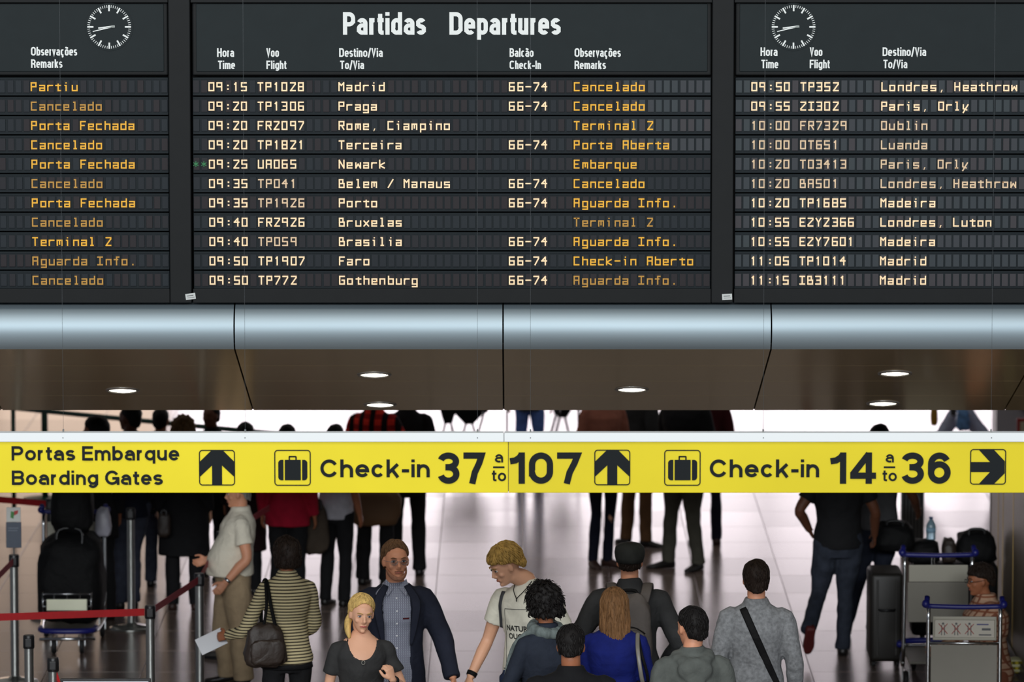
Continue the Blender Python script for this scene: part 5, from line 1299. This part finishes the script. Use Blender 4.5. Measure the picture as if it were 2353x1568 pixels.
# ================================================================== LUGGAGE TROLLEYS
m_blue = mat('blue_plastic_grip', (28, 32, 110), .4); m_sheet = mat('grey_trolley_sheet', (120, 116, 106), .45, .3, .05, (3, 3, 3)); m_sheet2 = mat('pale_trolley_sheet', (160, 156, 142), .45, .3)
m_tyre = mat('black_rubber', (20, 20, 21), .7)
def trolley(loc, yaw, label, ad=False, scale=1.0, basket=False):
    t = thing('luggage_trolley', label, 'luggage trolley', loc, math.radians(yaw), None, scale); w = .245
    for s_ in (-1, 1):
        part('upright', MB().tube([(s_*w, .05, .20), (s_*w, .0, .60), (s_*w, -.04, 1.0)], .014, 12, smooth=3), m_chrome, t, True)
        part('handle_end', MB().ell((s_*(w + .02), -.05, 1.02), (.028, .035, .03)).tube([(s_*(w+.015), -.05, 1.02), (s_*(w+.01), -.01, 1.06)], .02, 10), m_blue, t, True)
        part('side_rail', MB().tube([(s_*w, .05, .20), (s_*w, .12, .16), (s_*.22, .60, .15), (s_*.16, .86, .17)], .014, 10, smooth=4), m_chrome, t, True)
    part('handle', MB().tube([(-w - .02, -.05, 1.005), (0, -.055, 1.0), (w + .02, -.05, 1.005)], .017, 14, smooth=4), m_blue, t, True)
    if ad:
        part('ad_frame', MB().bbox((-.205, -.035, .905), (.215, -.015, .93), .004).bbox((-.205, -.035, .765), (.215, -.015, .785), .004).bbox((-.215, -.035, .765), (-.2, -.015, .93), .004).bbox((.205, -.035, .765), (.22, -.015, .93), .004), m_sheet2, t)
        adp = part('ad_panel', MB().bbox((-.2, -.03, .785), (.205, -.02, .905), .002), mat('ad_white', (196, 190, 176), .4), t)
        rd = mat('cross_red', (170, 60, 54), .6); gy = mat('pictogram_grey', (90, 92, 96), .6)
        for i, x in enumerate((-.165, -.075, .015)):
            pic = MB().tube([(x + .01, -.031, .80), (x + .01, -.031, .87)], .003, 5).tube([(x + .03, -.031, .80), (x + .03, -.031, .87)], .003, 5).ell((x + .02, -.031, .88), (.008, .002, .008), nu=10, nv=6)
            part('pictogram', pic, gy, adp); part('red_cross', MB().tube([(x - .01, -.033, .81), (x + .05, -.033, .88)], .0025, 5).tube([(x - .01, -.033, .88), (x + .05, -.033, .81)], .0025, 5), rd, adp)
        part('blue_line', MB().box((.085, -.0325, .872), (.165, -.03, .880)), m_blue, adp); part('small_print', MB().box((.10, -.0325, .80), (.185, -.03, .808)).box((.12, -.0325, .835), (.18, -.03, .85)), gy, adp)['kind'] = 'stuff'
        wb_ = MB()
        for k in range(9): wb_.tube([(-.2 + k * .05, -.03, .745), (-.185 + k * .05, .06, .72)], .006, 6)
        wb_.tube([(-.235, -.03, .745), (.235, -.03, .745)], .009, 8); part('wire_shelf', wb_, m_chrome, t, True)['kind'] = 'stuff'
        part('back_sheet', MB().bbox((-.228, -.012, .46), (.228, -.002, .73), .004), m_sheet, t)
        part('bottom_rail', MB().bbox((-.232, -.02, .43), (.232, .01, .465), .006), m_sheet2, t)
    else:
        part('upper_sheet', MB().bbox((-.215, -.03, .80), (.215, -.018, .925), .004), m_sheet2, t)
        part('back_sheet', MB().bbox((-.222, -.012, .50), (.222, -.002, .795), .004), m_sheet, t)
        part('wire_stem', MB().tube([(-.05, -.03, .925), (-.05, -.04, .99)], .004, 6), m_chrome, t); part('wire_stem', MB().tube([(-.03, -.03, .925), (-.03, -.04, .99)], .004, 6), m_chrome, t)
    if basket:
        bk = MB()
        for z in (.34, .39, .44, .49): bk.tube([(-.19, .86, z), (-.19, .94, z), (.19, .94, z), (.19, .86, z)], .006, 6)
        for x in (-.19, -.1, 0, .1, .19): bk.tube([(x, .94, .33), (x, .94, .50)], .005, 6)
        part('front_basket', bk, m_chrome, t, True)['kind'] = 'stuff'
        part('name_plate', MB().bbox((-.16, .95, .36), (.16, .96, .45), .004), mat('ivory_plate', (205, 205, 180), .35, .3), t)
    part('bumper', MB().tube([(-.22, .80, .20), (-.20, .93, .20), (-.1, .985, .20), (.1, .985, .20), (.20, .93, .20), (.22, .80, .20)], .022, 12, smooth=5), m_blue, t, True)
    part('platform', MB().bbox((-.2, .10, .17), (.2, .88, .19), .006), m_sheet, t)
    part('cross_bar', MB().tube([(-.22, .93, .13), (.22, .93, .13)], .014, 10), m_chrome, t, True); part('cross_bar', MB().tube([(-w, .05, .32), (w, .05, .32)], .012, 10), m_chrome, t, True)
    for x, y in ((-.225, .06), (.225, .06), (-.11, .86), (.11, .86)):
        wl = part('wheel', MB().tube([(x - .018, y, .065), (x - .012, y, .065), (x + .012, y, .065), (x + .018, y, .065)], [.055, .065, .065, .055], 20, side=(0, 0, 1)), m_tyre, t, 'auto')
        part('fork', MB().tube([(x - .024, y, .065), (x - .024, y, .15), (x + .024, y, .15), (x + .024, y, .065)], .006, 6), m_chrome, wl)
    return t
T1 = FL(2156, 1268, 1.02); T2 = FL(2216, 1386, 1.02)
trolley((T1.x, T1.y, 0), 0, 'luggage trolley with blue handle and plain grey sheets in front of the dark bags')
trolley((T2.x, T2.y, 0), -3, 'front luggage trolley with blue handle and a white panel of crossed out pictograms', ad=True)
T3 = FL(172, 1462); trolley((T3.x, T3.y, 0), 181, 'luggage trolley at the left seen from its front, loaded with big black bags', scale=.96, basket=True)

def bag(name, px, base_y, z0, r, m, label, cat='bag', seed=1, sag=0.0, dY=0.0, rz=0.0, parts=True, Y=None):
    P = FL(px, base_y); 
    if Y: P = W(px, base_y, Y)
    t = thing(name, label, cat, (P.x, P.y + dY, z0), math.radians(rz))
    part('body', bagmesh((0, 0, r[2]), r, seed=seed, sag=sag), m, t, True)
    if parts: part('carry_handle', MB().tube([(-r[0]*.35, -r[1]*.6, r[2]*1.75), (-r[0]*.3, -r[1]*.5, r[2]*2.12), (r[0]*.3, -r[1]*.5, r[2]*2.12), (r[0]*.35, -r[1]*.6, r[2]*1.75)], .012, 8, smooth=4), m_head, t, True)
    return t
tx_, ty_ = T3.x, T3.y - .42
bag('duffel_bag', 176, 1462, .19, (.27, .30, .34), m_bagblk, 'huge black duffel bag lying on the left luggage trolley', 'bag', 21, .12, -.42)
bag('tall_bag', 180, 1462, .875, (.19, .20, .36), m_bagblk, 'tall tapering black bag standing on top of the duffel on the left trolley', 'bag', 22, .45, -.42, parts=False)
bag('plastic_bag', 242, 1462, .80, (.07, .08, .11), mat('grey_white_plastic', (160, 158, 168), .4, 0, .15), 'crumpled pale plastic bag beside the tall black bag on the left', 'bag', 23, .3, -.12, parts=False)

def suitcase(px, base_y, size, label, rz=0, m=m_bagblk, handle=.0, loc=None, y_off=0):
    P = FL(px, base_y) if loc is None else V(loc); w, d, h_ = size
    t = thing('suitcase', label, 'suitcase', (P.x, P.y + y_off, 0), math.radians(rz))
    part('shell', MB().bbox((-w/2, -d/2, .05), (w/2, d/2, h_), .035), m, t, 'auto')
    for x in (-w*.28, w*.28): part('rib', MB().bbox((x - .008, -d/2 - .004, .10), (x + .008, -d/2 + .004, h_ - .05), .003), m, t)
    part('side_handle', MB().tube([(-.06, -d/2, h_*.62), (-.05, -d/2 - .03, h_*.62), (.05, -d/2 - .03, h_*.62), (.06, -d/2, h_*.62)], .009, 8), m_head, t, True)
    for x, y in ((-w*.36, -d*.3), (w*.36, -d*.3), (-w*.36, d*.3), (w*.36, d*.3)): part('wheel', MB().tube([(x - .012, y, .026), (x + .012, y, .026)], .026, 14), m_tyre, t, 'auto')
    if handle:
        for s_ in (-1, 1): part('pull_rod', MB().tube([(s_*.09, 0, h_ - .02), (s_*.09, 0, handle)], .009, 8), m_chrome, t, True)
        part('pull_handle', MB().bbox((-.115, -.016, handle - .01), (.115, .016, handle + .03), .01), m_head, t)
    return t
hard = mat('dark_olive_hard_shell', (34, 31, 27), .5, 0, .05)
suitcase(2032, 1526, (.25, .46, .72), 'upright dark suitcase seen narrow side on, beside the walking man', m=hard)
suitcase(2190, 1470, (.66, .30, .60), 'wide dark suitcase behind the plain grey trolley, soft bags on it', m=m_bagblk)
bag('backpack', 2052, 1478, .722, (.17, .16, .11), m_bagblk, 'lumpy black backpack with an orange tag on the upright suitcase', 'backpack', 31, .2, -.02)
bag('soft_bag', 2120, 1470, .60, (.13, .14, .09), m_bagblk, 'low dark bag under the water bottle', 'bag', 32, .15, parts=False)
bag('soft_bag', 2240, 1470, .60, (.17, .15, .125), m_bagblk, 'black soft bag at the right end of the wide suitcase', 'bag', 33, .2)
bag('pouch', 2178, 1470, .60, (.06, .10, .095), m_bagbrn, 'small brown patterned pouch between the two soft black bags', 'bag', 34, .2, parts=False)
P = FL(2137, 1470)
bt = thing('water_bottle', 'clear blue plastic water bottle standing on the dark bags', 'bottle', (P.x, P.y, .775))
m_pet = mat('pale_blue_plastic', (176, 208, 222), .12, 0, trans=.45, spec=.6)
part('body', MB().lathe([(.004, 0), (.034, .002), (.037, .012), (.036, .05), (.038, .06), (.036, .07), (.038, .10), (.033, .125), (.02, .148), (.013, .158), (.013, .166)], n=24), m_pet, bt, True)
part('cap', MB().lathe([(.015, .164), (.015, .180), (.001, .180)], n=18), mat('blue_cap', (40, 70, 120), .4), bt, 'auto')
part('label', MB().lathe([(.0385, .06), (.0388, .095)], n=24), mat('bottle_label', (150, 190, 214), .5), bt, True)
bag('yellow_bag', 2330, 1552, .02, (.06, .10, .055), stripes('yellow_check', (226, 206, 60), (120, 110, 40), 22, 'X', .5, (240, 236, 190), 26), 'small yellow checked bag by the wall below the seated woman', 'bag', 35, parts=False)
P = local(Nn, (0, .05, 0)); single('stool', MB().bbox((-.2, -.2, .0), (.2, .2, .17), .02), mat('dark_stool_vinyl', (40, 36, 34), .6), 'dark block seat under the woman in plaid', 'stool', loc=(P.x, P.y, 0))
# pulled suitcases of the two men in front
hw = local(E_, E_['A']['a'][2] + V((-.02, -.06, -.075))); suitcase(0, 0, (.30, .22, .60), 'suitcase whose black pull handle the blond young man grips', handle=hw.z - .01, loc=(hw.x - .03, hw.y, 0), rz=-10)
hw = local(D, D['A']['b'][2] + V((.02, -.05, -.10))); suitcase(0, 0, (.26, .20, .58), 'suitcase whose black handle shows beside the paper in the blazer man hand', handle=hw.z - .06, loc=(hw.x - .03, hw.y + .34, 0), rz=5)

# ================================================================== far items in the gap and under the sign
def tripod(px, base, label):
    P = FL(px, base); t = thing('tripod', label, 'tripod', (P.x, P.y, 0))
    for k in range(3):
        a = math.radians(90 + 120 * k); part('leg', MB().tube([(0, 0, 1.3), (.42*math.cos(a), .42*math.sin(a), .02)], [.016, .010], 8), m_chrome if k else m_head, t, True)
        part('leg_clamp', MB().ell((.24*math.cos(a), .24*math.sin(a), .57), (.035, .035, .045)), m_head, t, True)
    part('head', MB().ell((0, 0, 1.34), (.07, .07, .06)), m_head, t, True)
    return t
tripod(1165, 1072, 'camera tripod left of the distant blue jeans'); tripod(1330, 1078, 'camera tripod right of the distant blue jeans')
def wedge(px, base, w, ztop, zbot, label, rz=0):
    P = FL(px, base); t = thing('equipment_case', label, 'case', (P.x, P.y, 0), math.radians(rz))
    part('cover', MB().rings([[V((a*.14, -.1, zbot)), V((a*.14 + .06, -.1, zbot)), V((a*.14 + .06, .1, zbot)), V((a*.14, .1, zbot))] if False else [V((-r_, -.12, z)), V((r_, -.12, z)), V((r_, .12, z)), V((-r_, .12, z))] for a, z, r_ in ((0, zbot, .04), (0, zbot + (ztop-zbot)*.4, w*.33), (0, ztop, w*.5))]), m_bagblk, t)
    for s_ in (-1, 1): part('stand_leg', MB().tube([(0, 0, zbot + .1), (s_*.12, 0, .01)], .012, 8), m_head, t)
    return t
wedge(1078, 1050, .50, .66, .33, 'black tapering case on a stand, left of the tripods'); wedge(1292, 1056, .34, .70, .42, 'black tapering case on a stand, right of the distant jeans')
wedge(1030, 1066, .20, .62, .40, 'narrow black case touching the larger tapering case')
bag('shoulder_bag', 726, 1400, .45, (.125, .08, .20), cloth('grey_brown_canvas', (74, 64, 54)), 'large grey brown slouchy bag hanging beside the crimson top', 'handbag', 41, .35, .02)
bag('cardboard_bag', 862, 1345, .53, (.21, .08, .145), mat('brown_paper_bag', (108, 78, 50), .7), 'big brown bag carried in front of the red plaid shirt', 'bag', 42, -.1, -.24)
bag('handbag', 383, 1402, .62, (.055, .06, .10), m_bagbrn, 'small dark handbag with a brass edge on the long black coat', 'handbag', 43, .1, -.22)
bag('blue_carrier_bag', 2206, 1118, .55, (.065, .07, .10), mat('blue_plastic_print', (96, 140, 190), .5, 0, .4, (20, 20, 20)), 'blue printed carrier bag swinging by the striding jeans', 'bag', 44, .1, -.22, parts=False)
bag('ochre_bag', 2143, 1118, .58, (.035, .05, .10), mat('ochre_leather', (176, 128, 30), .5), 'ochre bag at the left of the striding jeans', 'bag', 45, .1, -.1, parts=False)
# ribbed metal barrier
P0, P1 = W(2070, 1275, 45.6), W(2123, 1275, 45.6)
rb = thing('ribbed_panel', 'upright ribbed grey metal panel behind the dark bags at right', 'panel', (P0.x, 45.6, 0))
m_rib = mat('ribbed_metal', (128, 132, 132), .35, .8)
wd_ = P1.x - P0.x
part('core', MB().box((0, .02, 0), (wd_, .05, .95)), m_head, rb)
for k in range(7): part('rib', MB().tube([((k + .5) * wd_ / 7, .012, 0), ((k + .5) * wd_ / 7, .012, .95)], .0085, 8), m_rib, rb, True)
# dark glazed edge at the end of the wall, and the escalator flank beyond
P0, P1 = W(2275, 1200, 43.4), W(2300, 1200, 43.4)
ge = thing('glass_partition', 'dark reflective glass partition edge at the far end of the beige wall', 'partition', (P0.x, 43.4, 0))
part('glass', MB().box((.01, 0, .02), (P1.x - P0.x + .1, .02, 1.2)), mat('dark_glass', (40, 44, 46), .08, .2, spec=.9), ge)
part('frame', MB().box((0, -.01, 0), (.012, .03, 1.2)), m_head, ge)
P0 = W(2290, 943, 51.2)
es = thing('escalator', 'pale escalator flank slanting down at the top right, beyond the sign', 'escalator', (P0.x, 51.2, 0))
m_esc = mat('pale_escalator_panel', (205, 200, 205), .4, .1)
part('side_panel', MB().prism([(.0, 0), (.0, .85), (.10, .85), (.55, .30), (.55, 0)], 0, .5), mat('grey_escalator_skirt', (170, 168, 172), .5), es)
for k, (off, m_) in enumerate(((0, m_head), (.05, m_esc), (.14, m_esc), (.22, m_bagbrn))):
    part('handrail' if m_ is m_head else 'flank_panel', MB().prism([(.02 + off, .84), (.05 + off, .84), (.60 + off, .22), (.56 + off, .22)], -.05 - .01 * k, -.01), m_, es)
P0 = W(2337, 962, 49)
ps = thing('poster_stand', 'red framed poster stand cut by the right picture edge', 'poster', (P0.x, 49, 0))
part('frame', MB().bbox((0, 0, .02), (.45, .03, P0.z), .004), mat('red_frame', (150, 34, 24), .5), ps)
part('poster', MB().bbox((.03, -.006, .05), (.42, 0, P0.z - .03), .002), mat('cream_poster', (190, 180, 150), .6), ps)
part('foot', MB().box((.1, -.15, 0), (.35, .18, .02)), m_head, ps)
bpy.data.scenes.remove(TMP)
